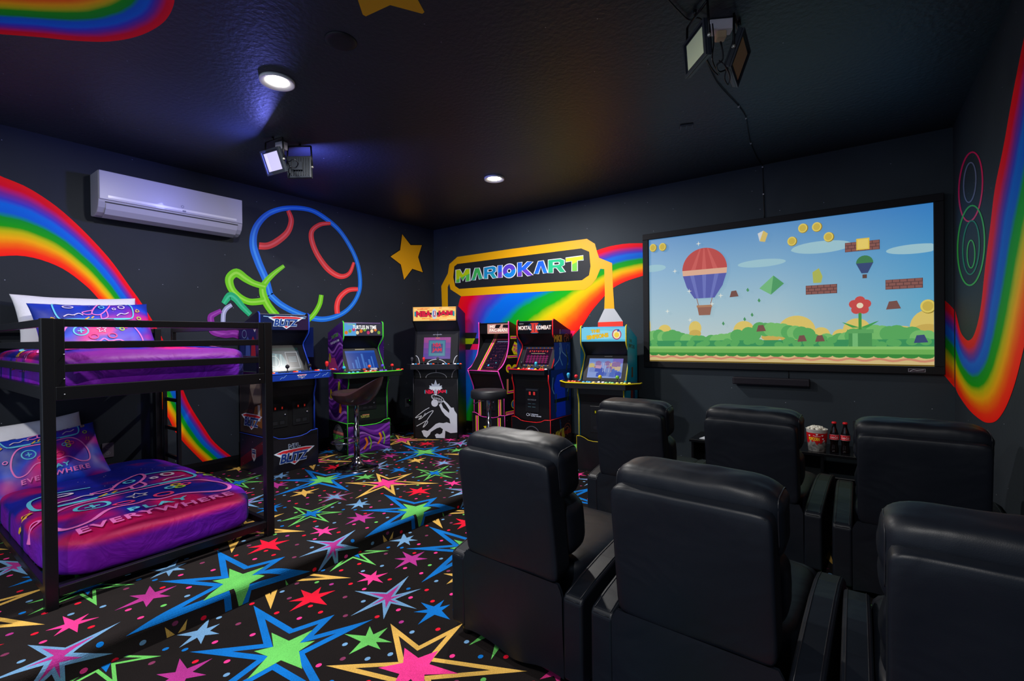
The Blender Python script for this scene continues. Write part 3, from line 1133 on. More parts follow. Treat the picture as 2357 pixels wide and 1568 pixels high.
    for px, py in ((1609, 562), (1555, 625), (1588, 671), (1660, 681), (1640, 700), (1538, 717), (1590, 737)):
        x, y = q(px, py)
        c.poly(star_pts(x, y, .024, 4, .25), EM((228, 232, 222)))
    c.build('picture_scene', root, 'cartoon hills, bricks, discs and a hot-air balloon in the picture')
    return root


build_screen()

# soundbar and its lead
b = B().box(3.813, 4.408, -.075, -.012, .742, .806, M((24, 21, 30), .6))
sb = empty('soundbar', (4.11, 0, .742), 0, 'slim black soundbar mounted on the wall under the projection screen', 'speaker')
o = b.build('body', sb, bevel=.008)
o.location = (-4.11, 0, -.742)
o = B().box(3.83, 4.39, -.0775, -.074, .752, .797, M((30, 27, 36), .8, bump=(900, .6))).build('grille', sb)
o.location = (-4.11, 0, -.742)
B().tube([(4.25, -.008, .80), (4.25, -.006, .84), (4.248, -.006, .876)], .003, BLACK).build('power_lead', label='thin black lead running from the soundbar up behind the screen', cat='cable')

# cable from the ceiling lamps down to the screen
pth = [on('z', H_CEIL - .008, *p) for p in ((1623, 130), (1650, 190), (1700, 245), (1717, 272), (1722, 300), (1728, 330), (1742, 362), (1752, 378))]
pth = [Vector(p) for p in pth] + [Vector((on('y', -.006, 1755, 383).x, -.006, 2.66)), Vector((on('y', -.006, 1757, 440).x, -.006, 2.42)), Vector((on('y', -.006, 1759, 496).x, -.006, 2.205))]
b = B().tube(spline([tuple(p) for p in pth], 4), .0035, BLACK, 6)
cb_ = b.build('black_cable', label='thin black cable stapled across the ceiling and down to the projection screen', cat='cable')
for i in (2, 3, 5, 8, 9):
    p = pth[i]
    B().box(p.x - .005, p.x + .005, p.y - .004, p.y + .004, p.z - .005, p.z + .005, M((190, 190, 195), .4)).build('cable_clip', cb_)


# ================================================================== AIR CONDITIONER
def build_ac():
    y0, y1, z0, z1, d = -3.645, -2.625, 2.135, 2.462, .205
    root = empty('air_conditioner', (0, (y0 + y1) / 2, z0), 0, 'white split air conditioner mounted high on the left wall', 'air conditioner')
    wht = M((160, 160, 176), .34, coat=.08)
    L_ = y1 - y0

    def P(x, z):
        return (x, z)
    body = [(.002, .012), (.06, 0), (.115, .004), (.155, .022), (.185, .055), (.198, .095), (.2, .11), (.2, .318), (.19, .327), (.002, .327)]
    b = B()
    v = []
    n = len(body)
    for y in (-L_ / 2, L_ / 2):
        v += [(x, y, z) for x, z in body]
    b.add(v, [tuple(range(n)), tuple(range(n, 2 * n))[::-1]] + [(i, (i + 1) % n, n + (i + 1) % n, n + i) for i in range(n)], M((150, 150, 162), .35))
    b.build('body', root, bevel=.006)
    B().box(.2, .209, -L_ / 2 + .004, L_ / 2 - .004, .112, .325, wht).build('front_panel', root, bevel=.006, seg=3)
    c = Canvas((.2095, 0, 0), (0, 1, 0), (0, 0, 1))
    c.rect(-L_ / 2 + .055, .128, L_ / 2 - .055, .146, M((205, 205, 214), .2))
    c.rect(.03, .122, .055, .136, M((110, 110, 125), .3))
    c.ring(.03, .165, .009, .009, .003, M((90, 90, 100), .3))
    c.build('display_strip', root, 'pale strip with a small display')
    # louver
    b = B()
    lv = [(.100, .0005), (.152, .018), (.183, .052), (.194, .088), (.197, .088), (.187, .049), (.155, .013), (.101, -.005)]
    v = []
    n = len(lv)
    for y in (-L_ / 2 + .045, L_ / 2 - .045):
        v += [(x + .002, y, z - .001) for x, z in lv]
    b.add(v, [tuple(range(n)), tuple(range(n, 2 * n))[::-1]] + [(i, (i + 1) % n, n + (i + 1) % n, n + i) for i in range(n)], M((160, 160, 174), .3))
    b.build('louver', root)
    B().box(.188, .2005, -L_ / 2 + .04, L_ / 2 - .04, .092, .0985, M((12, 12, 14), .6)).build('air_slot', root, label='black slot above the louver')


build_ac()


# ================================================================== CEILING FITTINGS
def downlight(x, y, label, pw):
    r = empty('recessed_downlight', (x, y, H_CEIL), 0, label, 'ceiling light', 'recessed downlights in the black ceiling')
    B().lathe([(.060, -.0005), (.061, -.0035), (.070, -.008), (.088, -.016), (.093, -.0165), (.094, -.0005)], M((225, 225, 228), .6), 40).build('trim_ring', r)
    m_ = M((255, 250, 238), .5, 0, 14)
    B().lathe([(.0585, -.0012), (.058, -.0045), (.03, -.0055), (.001, -.0056)], m_, 32).build('diffuser', r, label='glowing white diffuser')
    l = bpy.data.lights.new('downlight_bulb', 'AREA')
    l.shape = 'DISK'
    l.size = .11
    l.energy = pw
    l.color = (1, .97, .93)
    lo = bpy.data.objects.new('downlight_bulb', l)
    COL.objects.link(lo)
    lo.parent = r
    lo.location = (0, 0, -.0172)
    return r


downlight(2.03, -3.27, 'lit round recessed downlight nearer the camera, above the bunk bed side', DOWNLIGHT_W)
downlight(1.985, -1.18, 'lit round recessed downlight near the room corner, above the arcade machines', DOWNLIGHT_W)
downlight(2.0, -5.35, 'lit round recessed downlight behind the camera on the left', DOWNLIGHT_W * .7)
downlight(4.35, -5.35, 'added unseen fill downlight behind the camera on the right', DOWNLIGHT_W * 1.1)  # extra lamp, added as fill for the sides that face right

b = B().lathe([(.001, -.012), (.05, -.013), (.068, -.010), (.076, -.004), (.078, -.0002), (.001, -.0002)], M((22, 24, 30), .5), 40)
b.build('ceiling_speaker', label='flat black round cover on the ceiling beside the nearer downlight', cat='ceiling cover', loc=(2.64, -3.27, H_CEIL))


def flood(px, zt, zb, label, lit=None, flip=1, tint=(150, 160, 130), back=False):
    """slim flood lamp; px: four photo corners of its face, top edge at height zt, bottom edge at zb"""
    a, b_, c_, d_ = [on('z', z, *p) for z, p in zip((zt, zt, zb, zb), px)]
    ctr = (a + b_ + c_ + d_) / 4
    wv = ((b_ - a) + (c_ - d_))
    W_ = wv.length / 2
    wv.normalize()
    hv = ((a - d_) + (b_ - c_))
    H_ = hv.length / 2
    hv = (hv - wv * hv.dot(wv)).normalized()
    n = wv.cross(hv)
    if n.dot(CAM - ctr) < 0:
        n = -n
    if back:
        n = -n                      # the face turned away from us
    xv = hv.cross(n)
    T = Matrix((xv, hv, n)).transposed().to_4x4()
    root = empty('flood_light', (ctr.x, ctr.y, H_CEIL), 0, label, 'flood light', 'flood lights hanging in pairs from the ceiling')
    T.translation = Vector((0, 0, ctr.z - H_CEIL))
    w2, h2 = W_ / 2, H_ / 2
    blk = M((38, 44, 54), .42, .1)
    hb = B().box(-w2, w2, -h2, h2, -.022, 0, blk, T)
    hb.build('housing', root, bevel=.004)
    hb = B()
    for i in range(9):
        x = -w2 * .8 + i * w2 * .2
        hb.box(x - .0015, x + .0015, -h2 * .8, h2 * .8, -.034, -.0225, blk, T)
    hb.box(-.035, .035, -.03, .03, -.045, -.0345, blk, T)
    hb.build('cooling_fins', root)
    fr = B()
    t = .012
    for q in ((-w2, w2, -h2, -h2 + t), (-w2, w2, h2 - t, h2), (-w2, -w2 + t, -h2 + t, h2 - t), (w2 - t, w2, -h2 + t, h2 - t)):
        fr.box(*q, .0005, .008, blk, T)
    fr.build('rim', root)
    g = M((205, 200, 245), .3, 0, lit) if lit else M(tint, .18, coat=.5)
    B().box(-w2 * .72, w2 * .72, -h2 * .72, h2 * .72, .001, .0035, g, T).build('lens', root, label='flat glass lens')
    # yoke: two arms from the sides up to a bar under the ceiling
    yk = B()
    up = Vector((0, 0, -.004))
    s1, s2 = T @ Vector((-w2 - .006, 0, -.01)), T @ Vector((w2 + .006, 0, -.01))
    top1 = Vector((s1.x * .9, s1.y * .9, -.02))
    top2 = Vector((s2.x * .9, s2.y * .9, -.02))
    yk.tube([s1, top1], .006, STEEL, 4).tube([s2, top2], .006, STEEL, 4).tube([top1, top2], .006, STEEL, 4).tube([Vector((0, 0, -.02)), Vector((0, 0, 0))], .008, STEEL, 6)
    yk.build('bracket', root)
    for s_ in (s1, s2):
        B().sbox(tuple(s_), (.009, .009, .009), 2, M((190, 190, 180), .3, .6), 3).build('bolt', root)
    if lit:
        l = bpy.data.lights.new('flood_bulb', 'AREA')
        l.size, l.shape = .12, 'SQUARE'
        l.energy = UV_W
        l.color = (.18, .2, 1)
        lo = bpy.data.objects.new('flood_bulb', l)
        COL.objects.link(lo)
        lo.parent = root
        Tn = T @ Matrix.Rotation(pi, 4, 'X')
        Tn = Tn @ Matrix.Rotation(.38, 4, 'Y')
        Tn.translation = T @ Vector((0, 0, .02))
        lo.matrix_local = Tn
    return root, T


fl1, T1 = flood([(596, 350), (637, 339), (662, 393), (621, 405)], 2.58, 2.42, 'lit violet flood light facing the camera on the ceiling near the left wall', lit=1.0)
fl2, T2 = flood([(667, 359), (724, 365), (713, 407), (660, 414)], 2.58, 2.42, 'flood light seen from behind, right beside the lit violet one', lit=.9, back=True)
fl3, T3 = flood([(1577, 100), (1622, 43), (1630, 122), (1578, 185)], 2.58, 2.42, 'unlit flood light with pale green glass, left of the pair nearest the camera', tint=(225, 235, 195))
fl4, T4 = flood([(1710, 61), (1725, 118), (1695, 202), (1679, 155)], 2.58, 2.42, 'unlit flood light with brownish glass, right of the pair nearest the camera', tint=(215, 180, 110))

# white plug adapters on the ceiling between the lamps, and the tangle of leads
pA = on('z', 2.655, 1657, 62)
b = B().box(-.055, .055, -.03, .03, -.05, 0, M((240, 228, 232), .5))
r_ = empty('power_adapter', (pA.x, pA.y, H_CEIL - .002), .5, 'white plug adapter on the ceiling between the two unlit flood lights', 'adapter')
b.build('body', r_, bevel=.006)
B().box(-.02, .025, -.022, .022, -.085, -.0505, M((225, 190, 150), .5)).build('plug', r_, bevel=.005, label='beige plug')
pB = on('z', 2.60, 648, 352)
r2_ = empty('power_adapter', (pB.x + .0, pB.y, H_CEIL - .002), .2, 'white plug adapter on the ceiling beside the lit violet flood light', 'adapter')
B().box(-.04, .04, -.025, .025, -.06, 0, M((185, 180, 195), .5)).build('body', r2_, bevel=.006)


def lead(name, P, r, label):
    return B().tube(spline([tuple(p) for p in P], 5), r, M((26, 28, 34), .4), 6).build(name, label=label, cat='cable')


h3, h4 = Vector((fl3.location.x, fl3.location.y, 2.5)), Vector((fl4.location.x, fl4.location.y, 2.5))
md = Vector((pA.x, pA.y, 2.58))
lead('lamp_lead', [md + Vector((0, 0, 0)), on('z', 2.52, 1660, 100), on('z', 2.46, 1664, 135), on('z', 2.44, 1650, 150), on('z', 2.44, 1655, 165), on('z', 2.45, 1672, 160), h4 + Vector((-.03, 0, -.02))], .004, 'black lead hanging from the plug adapter to the brownish flood light')
lead('lamp_lead', [md + Vector((-.03, 0, .06)), on('z', 2.6, 1640, 55), on('z', 2.52, 1643, 95), on('z', 2.46, 1640, 140), on('z', 2.45, 1655, 172), on('z', 2.46, 1640, 160), h3 + Vector((.03, 0, -.02))], .003, 'grey lead looping from the plug adapter to the pale green flood light')
lead('lamp_lead', [on('z', 2.668, 1530, -10), on('z', 2.668, 1562, 25), on('z', 2.668, 1585, 45), on('z', 2.66, 1610, 42), md + Vector((-.04, 0, .08))], .0035, 'black lead running along the ceiling to the plug adapter from the picture top')
lead('lamp_lead', [on('z', 2.46, 1655, 140), on('z', 2.43, 1668, 150), on('z', 2.41, 1680, 175), on('z', 2.40, 1676, 195), on('z', 2.41, 1668, 180), on('z', 2.44, 1672, 158)], .003, 'coil of black lead below the plug adapter by the brownish flood light')
h2 = fl2.location
lead('lamp_lead', [on('z', 2.58, 655, 357), on('z', 2.52, 664, 372), on('z', 2.48, 676, 366), on('z', 2.46, 686, 376), on('z', 2.45, 680, 386), on('z', 2.44, 668, 384), on('z', 2.44, 664, 395), on('z', 2.45, 668, 400)], .004, 'looped black lead in front of the flood light seen from behind')
pC = on('z', H_CEIL, 1580, 290)
r3 = empty('ceiling_outlet', (pC.x, pC.y, H_CEIL), .35, 'small black ceiling outlet plate between the flood lights and the screen', 'outlet')
B().box(-.045, .045, -.035, .035, -.012, -.0005, M((62, 66, 76), .35)).build('cover_plate', r3, bevel=.003)
bb_ = B()
for sx in (-.02, .02):
    bb_.box(sx - .016, sx + .016, -.028, .028, -.0135, -.012, M((18, 18, 22), .4))
bb_.build('socket', r3)


def wall_outlet(y, z, col, label, plug=False):
    r = empty('wall_outlet', (0, y, z), 0, label, 'outlet')
    B().box(.0005, .007, -.036, .036, -.057, .057, M(col, .4)).build('cover_plate', r, bevel=.003)
    c = Canvas((.0072, 0, 0), (0, 1, 0), (0, 0, 1))
    for zz in (-.022, .022):
        c.ell(0, zz, .016, .014, M(tuple(min(255, q * 1.25) for q in col), .4)).rect(-.008, zz - .004, -.005, zz + .006, BLACK).rect(.005, zz - .004, .008, zz + .006, BLACK)
    c.build('socket', r)
    if plug:
        B().box(.008, .045, -.02, .02, .005, .045, BLACK).build('plug', r, bevel=.004, label='black plug with a green pilot light')
        Canvas((.0455, 0, .03), (0, 1, 0), (0, 0, 1)).rect(-.003, 0, .003, .006, M((60, 230, 60), .4, 0, 2)).build('pilot_light', r)
    return r


wall_outlet(-3.565, .345, (96, 90, 100), 'grey wall outlet above the lower bunk beside its pillow')
wall_outlet(-.515, .36, (60, 62, 70), 'wall outlet with a black plug behind the black basketball arcade machine', True)

# ================================================================== BUNK BED
def bed_mat(name, ux0, ux1, ztop, zside, foot=(200, 0, 88)):
    """galaxy print: blue and magenta clouds on top, purple skirt with faint dark bands"""
    m, nt, b, N, L = node_mat(name)
    tc = N('ShaderNodeTexCoord')
    sp = N('ShaderNodeSeparateXYZ')
    L(tc.outputs['Object'], sp.inputs[0])
    n = N('ShaderNodeTexNoise')
    n.inputs['Scale'].default_value = 3.1
    n.inputs['Detail'].default_value = 1.5
    L(tc.outputs['Object'], n.inputs['Vector'])
    r = ramp(nt, [(.36, (4, 16, 120)), (.50, (12, 24, 140)), (.56, (86, 10, 115)), (.68, (190, 0, 84))])
    L(n.outputs['Fac'], r.inputs[0])
    mp = N('ShaderNodeMapRange')
    mp.inputs['From Min'].default_value = ux0
    mp.inputs['From Max'].default_value = ux1
    L(sp.outputs[0], mp.inputs['Value'])
    r2 = ramp(nt, [(0, (0, 0, 0)), (.88, (0, 0, 0)), (.93, (255, 255, 255)), (1, (255, 255, 255))])
    L(mp.outputs[0], r2.inputs[0])
    mx = N('ShaderNodeMix')
    mx.data_type = 'RGBA'
    L(r2.outputs[0], mx.inputs['Factor'])
    L(r.outputs[0], mx.inputs['A'])
    mx.inputs['B'].default_value = tuple(s2l(q) for q in foot) + (1,)
    # skirt
    mz = N('ShaderNodeMapRange')
    mz.inputs['From Min'].default_value = ztop
    mz.inputs['From Max'].default_value = zside
    L(sp.outputs[2], mz.inputs['Value'])
    wv = N('ShaderNodeTexWave')
    wv.inputs['Scale'].default_value = .9
    wv.inputs['Distortion'].default_value = 5
    wv.inputs['Detail'].default_value = 0
    L(tc.outputs['Object'], wv.inputs['Vector'])
    r3 = ramp(nt, [(0, (30, 26, 100)), (.07, (32, 28, 105)), (.10, (104, 18, 178)), (1, (112, 10, 160))])
    L(wv.outputs['Fac'], r3.inputs[0])
    my_ = N('ShaderNodeMapRange')
    my_.inputs['From Min'].default_value = .36
    my_.inputs['From Max'].default_value = .40
    L(sp.outputs[1], my_.inputs['Value'])
    mm = N('ShaderNodeMath')
    mm.operation = 'MAXIMUM'
    L(mz.outputs[0], mm.inputs[0])
    L(my_.outputs[0], mm.inputs[1])
    m2 = N('ShaderNodeMix')
    m2.data_type = 'RGBA'
    L(mm.outputs[0], m2.inputs['Factor'])
    L(mx.outputs['Result'], m2.inputs['A'])
    L(r3.outputs[0], m2.inputs['B'])
    L(m2.outputs['Result'], b.inputs['Base Color'])
    b.inputs['Roughness'].default_value = .6
    b.inputs['Specular IOR Level'].default_value = .25
    n2 = N('ShaderNodeTexNoise')
    n2.inputs['Scale'].default_value = 7
    n2.inputs['Detail'].default_value = 3
    n2.inputs['Distortion'].default_value = 1.5
    L(tc.outputs['Object'], n2.inputs['Vector'])
    bp = N('ShaderNodeBump')
    bp.inputs['Strength'].default_value = .35
    bp.inputs['Distance'].default_value = .03
    L(n2.outputs['Fac'], bp.inputs['Height'])
    L(bp.outputs[0], b.inputs['Normal'])
    return m


BX0, BX1, BY0, BY1, BZ = .03, 1.845, -4.24, -3.225, 1.292


def build_bunk():
    root = empty('bunk_bed', ((BX0 + BX1) / 2, (BY0 + BY1) / 2, 0), 0, 'black square-tube metal bunk bed standing out from the left wall', 'bunk bed')
    off = Vector((-(BX0 + BX1) / 2, -(BY0 + BY1) / 2, 0))
    T = Matrix.Translation(off)
    mt = M((15, 15, 19), .34, .1, bump=(400, .05))

    def part(name, *boxes, label=None):
        b = B()
        for q in boxes:
            b.box(*q, mt, T)
        return b.build(name, root, bevel=.003, label=label)
    p = .045
    for x0 in (BX0, BX1 - p):
        for y0 in (BY0, BY1 - p):
            part('post', (x0, x0 + p, y0, y0 + p, 0, BZ))
    levels = ((1.255, BZ - .002), (1.155, 1.189), (1.050, 1.086))
    # foot panel
    xa, xb = BX1 - .036, BX1 - .008
    ya, yb = BY0 + p, BY1 - p
    for z0, z1 in levels:
        part('guard_rail', (xa, xb, ya, yb, z0, z1))
    part('end_frame', (xa - .002, xb + .002, ya, ya + .034, .93, BZ - .001), (xa - .002, xb + .002, yb - .034, yb, .93, BZ - .001), (xa - .003, BX1 - .004, ya, yb, .925, .986))
    part('end_rail', (xa, xb + .004, ya, yb, .052, .092))
    # long sides
    for k, (y0, y1) in enumerate(((BY0 + .008, BY0 + .036), (BY1 - .036, BY1 - .008))):
        xs = BX0 + p if k == 0 else .40
        for z0, z1 in levels[:2] + ((1.050, 1.086),):
            part('guard_rail', (xs, BX1 - p, y0, y1, z0, z1))
        if k:
            part('guard_post', (.38, .41, y0, y1, .93, BZ - .002))
        part('side_rail', (BX0 + p, BX1 - p, y0, y1, .93, .986))
        part('side_rail', (BX0 + p, BX1 - p, y0, y1, .052, .092))
    for z0, z1 in levels:
        part('guard_rail', (BX0 + .008, BX0 + .036, ya, yb, z0, z1))
    # ladder on the far long side
    part('ladder', (.35, .38, BY1 + .002, BY1 + .028, .03, .95), (.075, .10, BY1 + .002, BY1 + .028, .03, .95), *[(.10, .35, BY1 + .005, BY1 + .025, z, z + .028) for z in (.24, .47, .70)])
    b = B()
    for i in range(11):
        x = .12 + i * .16
        b.box(x, x + .05, BY0 + .036, BY1 - .036, .935, .95, mt, T)
    b.build('slats', root, label='row of black metal slats under the top mattress')
    b = B()
    for i in range(11):
        x = .12 + i * .16
        b.box(x, x + .05, BY0 + .036, BY1 - .036, .055, .07, mt, T)
    b.build('slats', root, label='row of black metal slats under the bottom mattress')
    bo = None
    for y in (ya + .030, yb - .030):
        for z in (1.13, 1.02, .95):
            if bo is None:
                bo = B().sbox((0, 0, 0), (.003, .0035, .0035), 2, M((150, 150, 155), .3, 1), 2).build('bolt', root)
            else:
                bo = bo.copy()
                COL.objects.link(bo)
            bo.location = off + Vector((BX1 - .004, y, z))
    return root


build_bunk()


def mattress(cx, cy, cz, hx, hy, hz, label, e=6, print_=True, seed=0, foot=(165, 0, 74), oy=-.455):
    root = empty('mattress', (cx, cy, cz - hz), 0, label, 'bed')
    B().box(-hx + .16, hx - .16, -hy + .14, hy - .14, .01, hz * 1.1, M((200, 200, 205), .7)).build('mattress_core', root)

    def wr_(x, y):
        return .010 * noise.noise(Vector((x * 3 + seed, y * 3, 0))) + .006 * noise.noise(Vector((x * 9, y * 4, seed)))

    def fn(q, r):
        k = max(0, q[2])
        return Vector((r[0], r[1], r[2] + wr_(r[0], r[1]) * k + .012 * noise.noise(Vector((r[0] * 14, r[1] * 14, 3))) * (1 - abs(q[2]))))
    mt = bed_mat('galaxy_print', -hx, hx, hz + hz * .62, hz + hz * .32, foot)
    b = B()
    b.sbox((0, 0, hz), (hx, hy, hz), e, mt, 64, fn=fn)
    cf = b.build('comforter', root, label='purple and blue comforter with a neon game pad print')
    if not print_:
        return root

    def surf(u, v, h):
        # u across the bed, v from the foot towards the head, both from the middle
        x, y = -v, u
        q = 1 - abs(x / hx) ** e - abs(y / hy) ** e
        z = hz * max(q, 0) ** (1 / e)
        k = z / hz
        return Vector((x, y, hz + z + wr_(x, y) * k + .012 * noise.noise(Vector((x * 14, y * 14, 3))) * (1 - k) + h + .003))
    c = Canvas((0, 0, 0), (1, 0, 0), (0, 1, 0), .0005, .0002, fn=surf)
    game_print(c, -.01, oy, .95, lw=1.45)
    c.b.build('print', cf, fix=False, label='neon game pad drawing with the words PLAY EVERYWHERE')
    return root


NPK, NCY, NWH, NYL, NRD, NLM = [M(c, .5) for c in ((225, 110, 185), (95, 190, 215), (205, 190, 205), (215, 165, 40), (235, 60, 120), (165, 205, 50))]


def game_print(c, ox, oy, k, text=True, lw=1.15):
    """neon doodle, about .9 wide; origin near the pad"""
    def S(P, w, m, closed=False, sm=5):
        c.stroke([(ox + x * k, oy + y * k) for x, y in P], w * k * lw, m, closed, sm)

    def R(x, y, rx, ry, w, m, rot=0):
        c.ring(ox + x * k, oy + y * k, rx * k, ry * k, w * k * lw, m, 28, rot=rot)
    # pad outline
    S([(-.40, -.20), (-.43, -.05), (-.38, .12), (-.28, .22), (-.12, .23), (0, .22), (.12, .23), (.28, .22), (.38, .12), (.43, -.05), (.40, -.20), (.30, -.20), (.18, -.08), (.06, -.09), (0, -.05), (-.06, -.09), (-.18, -.08), (-.30, -.20)], .016, NPK, True)
    R(-.22, .09, .075, .07, .014, NCY)
    c.stroke([(ox - .255 * k, oy + .09 * k), (ox - .185 * k, oy + .09 * k)], .016 * k, NCY)
    c.stroke([(ox - .22 * k, oy + .055 * k), (ox - .22 * k, oy + .125 * k)], .016 * k, NCY)
    P = star_pts(0, .10, .055, 5, .5)
    c.stroke([(ox + x * k, oy + y * k) for x, y in P], .013 * k, NWH, True)
    for x, y, m in ((.18, .13, NCY), (.225, .165, NYL), (.27, .13, NRD), (.225, .095, NLM)):
        R(x, y, .024, .022, .011, m)
    R(-.10, -.01, .045, .036, .013, NRD)
    R(.10, -.01, .045, .036, .013, NRD)
    # handheld screen with rocket behind
    S([(-.16, .255), (-.36, .26), (-.42, .33), (-.42, .50), (-.36, .57), (-.12, .58)], .014, NCY)
    S([(.16, .255), (.34, .26), (.40, .33), (.40, .50), (.34, .57), (.18, .58)], .014, NCY)
    S([(-.40, .27), (-.10, .265), (.10, .265), (.38, .27)], .010, NCY)
    S([(-.06, .36), (-.02, .46), (.06, .56), (.16, .62), (.16, .52), (.10, .42), (.02, .34)], .013, NPK, True)
    S([(-.05, .42), (-.16, .38), (-.12, .34), (-.05, .36)], .012, NPK)
    S([(.03, .34), (.03, .27), (.10, .30), (.10, .42)], .012, NPK)
    R(.06, .48, .028, .026, .010, NCY)
    for x0, y0, x1, y1 in ((-.10, .30, -.15, .26), (-.05, .31, -.08, .28)):
        c.stroke([(ox + x0 * k, oy + y0 * k), (ox + x1 * k, oy + y1 * k)], .016 * k, NYL)
    S([(-.36, .31), (-.31, .34), (-.26, .33), (-.20, .36), (-.16, .33)], .012, NWH)
    S([(.20, .31), (.25, .35), (.30, .34), (.35, .37)], .012, NWH)
    R(-.28, .48, .05, .024, .012, NWH)
    R(.28, .48, .034, .034, .012, NWH)
    R(.19, .44, .018, .018, .010, NWH)
    # bits round the edge
    for x, y, m in ((.46, .40, NYL), (-.47, .28, NYL)):
        S([(x - .02, y - .02), (x + .025, y - .005), (x - .005, y + .03)], .012, m, True, 2)
    R(.46, .27, .024, .022, .010, NLM)
    R(-.47, .05, .022, .022, .010, NPK)
    for i in range(4):
        a = i * pi / 2 + .6
        c.ell(ox + (.47 + .022 * cos(a)) * k, oy + (.15 + .022 * sin(a)) * k, .010 * k, .006 * k, NYL, 8, rot=a)
    if text:
        c.text('PLAY', ox + .02 * k, oy - .20 * k, .066 * k, NCY, .30 * k, .012 + .012 * lw, space=1.2)
        c.text('EVERYWHERE', ox + .0 * k, oy - .305 * k, .070 * k, NPK, .74 * k, .012 + .012 * lw, space=1.15)
    rg = random.Random(2)
    for i in range(26):
        x, y = rg.uniform(-.48, .48), rg.uniform(.30, .78)
        c.ell(ox + x * k, oy + y * k, .0032 * k, .0032 * k, NWH, 6)


cm_up = mattress(.925, -3.733, 1.03, .85, .462, .122, 'mattress with a purple comforter on the top bunk', seed=2, foot=(96, 12, 110), oy=-.32)
cm_lo = mattress(.93, -3.735, .165, .865, .475, .112, 'mattress with a galaxy comforter printed with a game pad on the bottom bunk', seed=7)


def pillow_mat():
    m, nt, b, N, L = node_mat('galaxy_pillow')
    tc = N('ShaderNodeTexCoord')
    n = N('ShaderNodeTexNoise')
    n.inputs['Scale'].default_value = 4.2
    n.inputs['Detail'].default_value = 1
    L(tc.outputs['Object'], n.inputs['Vector'])
    r = ramp(nt, [(.38, (14, 38, 140)), (.5, (18, 60, 190)), (.56, (95, 30, 160)), (.66, (220, 10, 110))])
    L(n.outputs['Fac'], r.inputs[0])
    L(r.outputs[0], b.inputs['Base Color'])
    b.inputs['Roughness'].default_value = .5
    n2 = N('ShaderNodeTexNoise')
    n2.inputs['Scale'].default_value = 6
    L(tc.outputs['Object'], n2.inputs['Vector'])
    bp = N('ShaderNodeBump')
    bp.inputs['Strength'].default_value = .5
    bp.inputs['Distance'].default_value = .03
    L(n2.outputs['Fac'], bp.inputs['Height'])
    L(bp.outputs[0], b.inputs['Normal'])
    return m


GPM = pillow_mat()


def pillow(c, W_, H_, T_, tilt, roll, mt, label, art=True, yaw=0, oy=-.035):
    hx, hz = W_ / 2, H_ / 2

    def S(u, v, sd, h=0):
        x = hx * u * (1 - .07 * (1 - v * v))
        z = hz * v * (1 - .10 * (1 - u * u))
        y = sd * (T_ * (max(0, (1 - u ** 4) * (1 - v ** 4)) ** .55) + h)
        y += .008 * noise.noise(Vector((x * 8, z * 8, 1)))
        return Vector((x, y, z))
    b = B()
    n = 22
    g = lambda i: sin((i * 2 - 1) * pi / 2)
    b.grid(lambda i, j: S(g(i), g(j), -1), n, n, mt)
    b.grid(lambda i, j: S(g(i), g(j), 1), n, n, mt)
    z = Vector((-sin(tilt), 0, cos(tilt)))
    x = Vector((0, 1, 0))
    R_ = Matrix((x, z.cross(x), z)).transposed().to_4x4()
    root = empty('pillow', (c[0], c[1], c[2]), 0, label, 'pillow', 'pillows at the head of the bunks')
    T = Matrix.Rotation(yaw, 4, 'Z') @ R_ @ Matrix.Rotation(roll, 4, 'Y')
    o = b.build('pillowcase', root)
    bm = bmesh.new()
    bm.from_mesh(o.data)
    bmesh.ops.remove_doubles(bm, verts=bm.verts, dist=.0008)
    bmesh.ops.recalc_face_normals(bm, faces=bm.faces)
    bm.to_mesh(o.data)
    bm.free()
    o.matrix_local = T
    if art:
        cv = Canvas((0, 0, 0), (1, 0, 0), (0, 0, 1), .0005, .0002, fn=lambda a, b_, h: S(max(-1, min(1, a / hx)), max(-1, min(1, b_ / hz)), -1, h + .003))
        game_print(cv, .0, oy, .60 * W_ / .74)
        cv.b.build('print', o, fix=False, label='neon game pad drawing')
    return root


WPM = M((215, 215, 222), .8, bump=(20, .4))
pillow((.19, -3.74, 1.315), .70, .48, .06, .50, -.02, WPM, 'white pillow behind the printed pillow on the top bunk', False)
pillow((.40, -3.705, 1.265), .665, .45, .07, .50, -.05, GPM, 'galaxy pillow printed with a game pad propped on the top bunk', oy=-.085)
pillow((.185, -3.99, .475), .54, .42, .055, .55, -.10, WPM, 'white pillow behind the printed pillow on the bottom bunk', False)
pillow((.375, -3.965, .405), .58, .43, .07, .60, -.12, GPM, 'galaxy pillow printed with a game pad lying on the bottom bunk', oy=.0)

# ================================================================== ARCADE MACHINES
D_ = .47
STD_UP = [(.125, 1.412), (.104, 1.402), (.10, 1.385), (.10, 1.25), (.108, 1.225), (.195, 1.14), (.205, 1.115), (.195, 1.085), (.075, .88)]
STD_LO = [(.0, .812), (.0, .745), (.012, .715), (.028, .665), (.03, .64), (.03, .30)]
BACK_TOP = (D_, 1.29)


def joystick(parent, x, y, z, col, bat=False):
    b = B().lathe([(.016, 0), (.016, .003), (.006, .004), (.0045, .01), (.0045, .04)], M((40, 40, 44), .4), 12)
    j = b.build('joystick', parent, loc=(x, y, z))
    if bat:
        pr = [(.006, .03), (.010, .036), (.016, .06), (.0165, .07), (.010, .082), (.002, .084)]
    else:
        pr = [(.002, .036)] + [(.0175 * sin(a * pi / 8), .0535 - .0175 * cos(a * pi / 8)) for a in range(1, 8)] + [(.002, .0712)]
    B().lathe(pr, M(col, .25, coat=.4), 16).build('handle', j, label='coloured knob')
    return j


_bt = {}


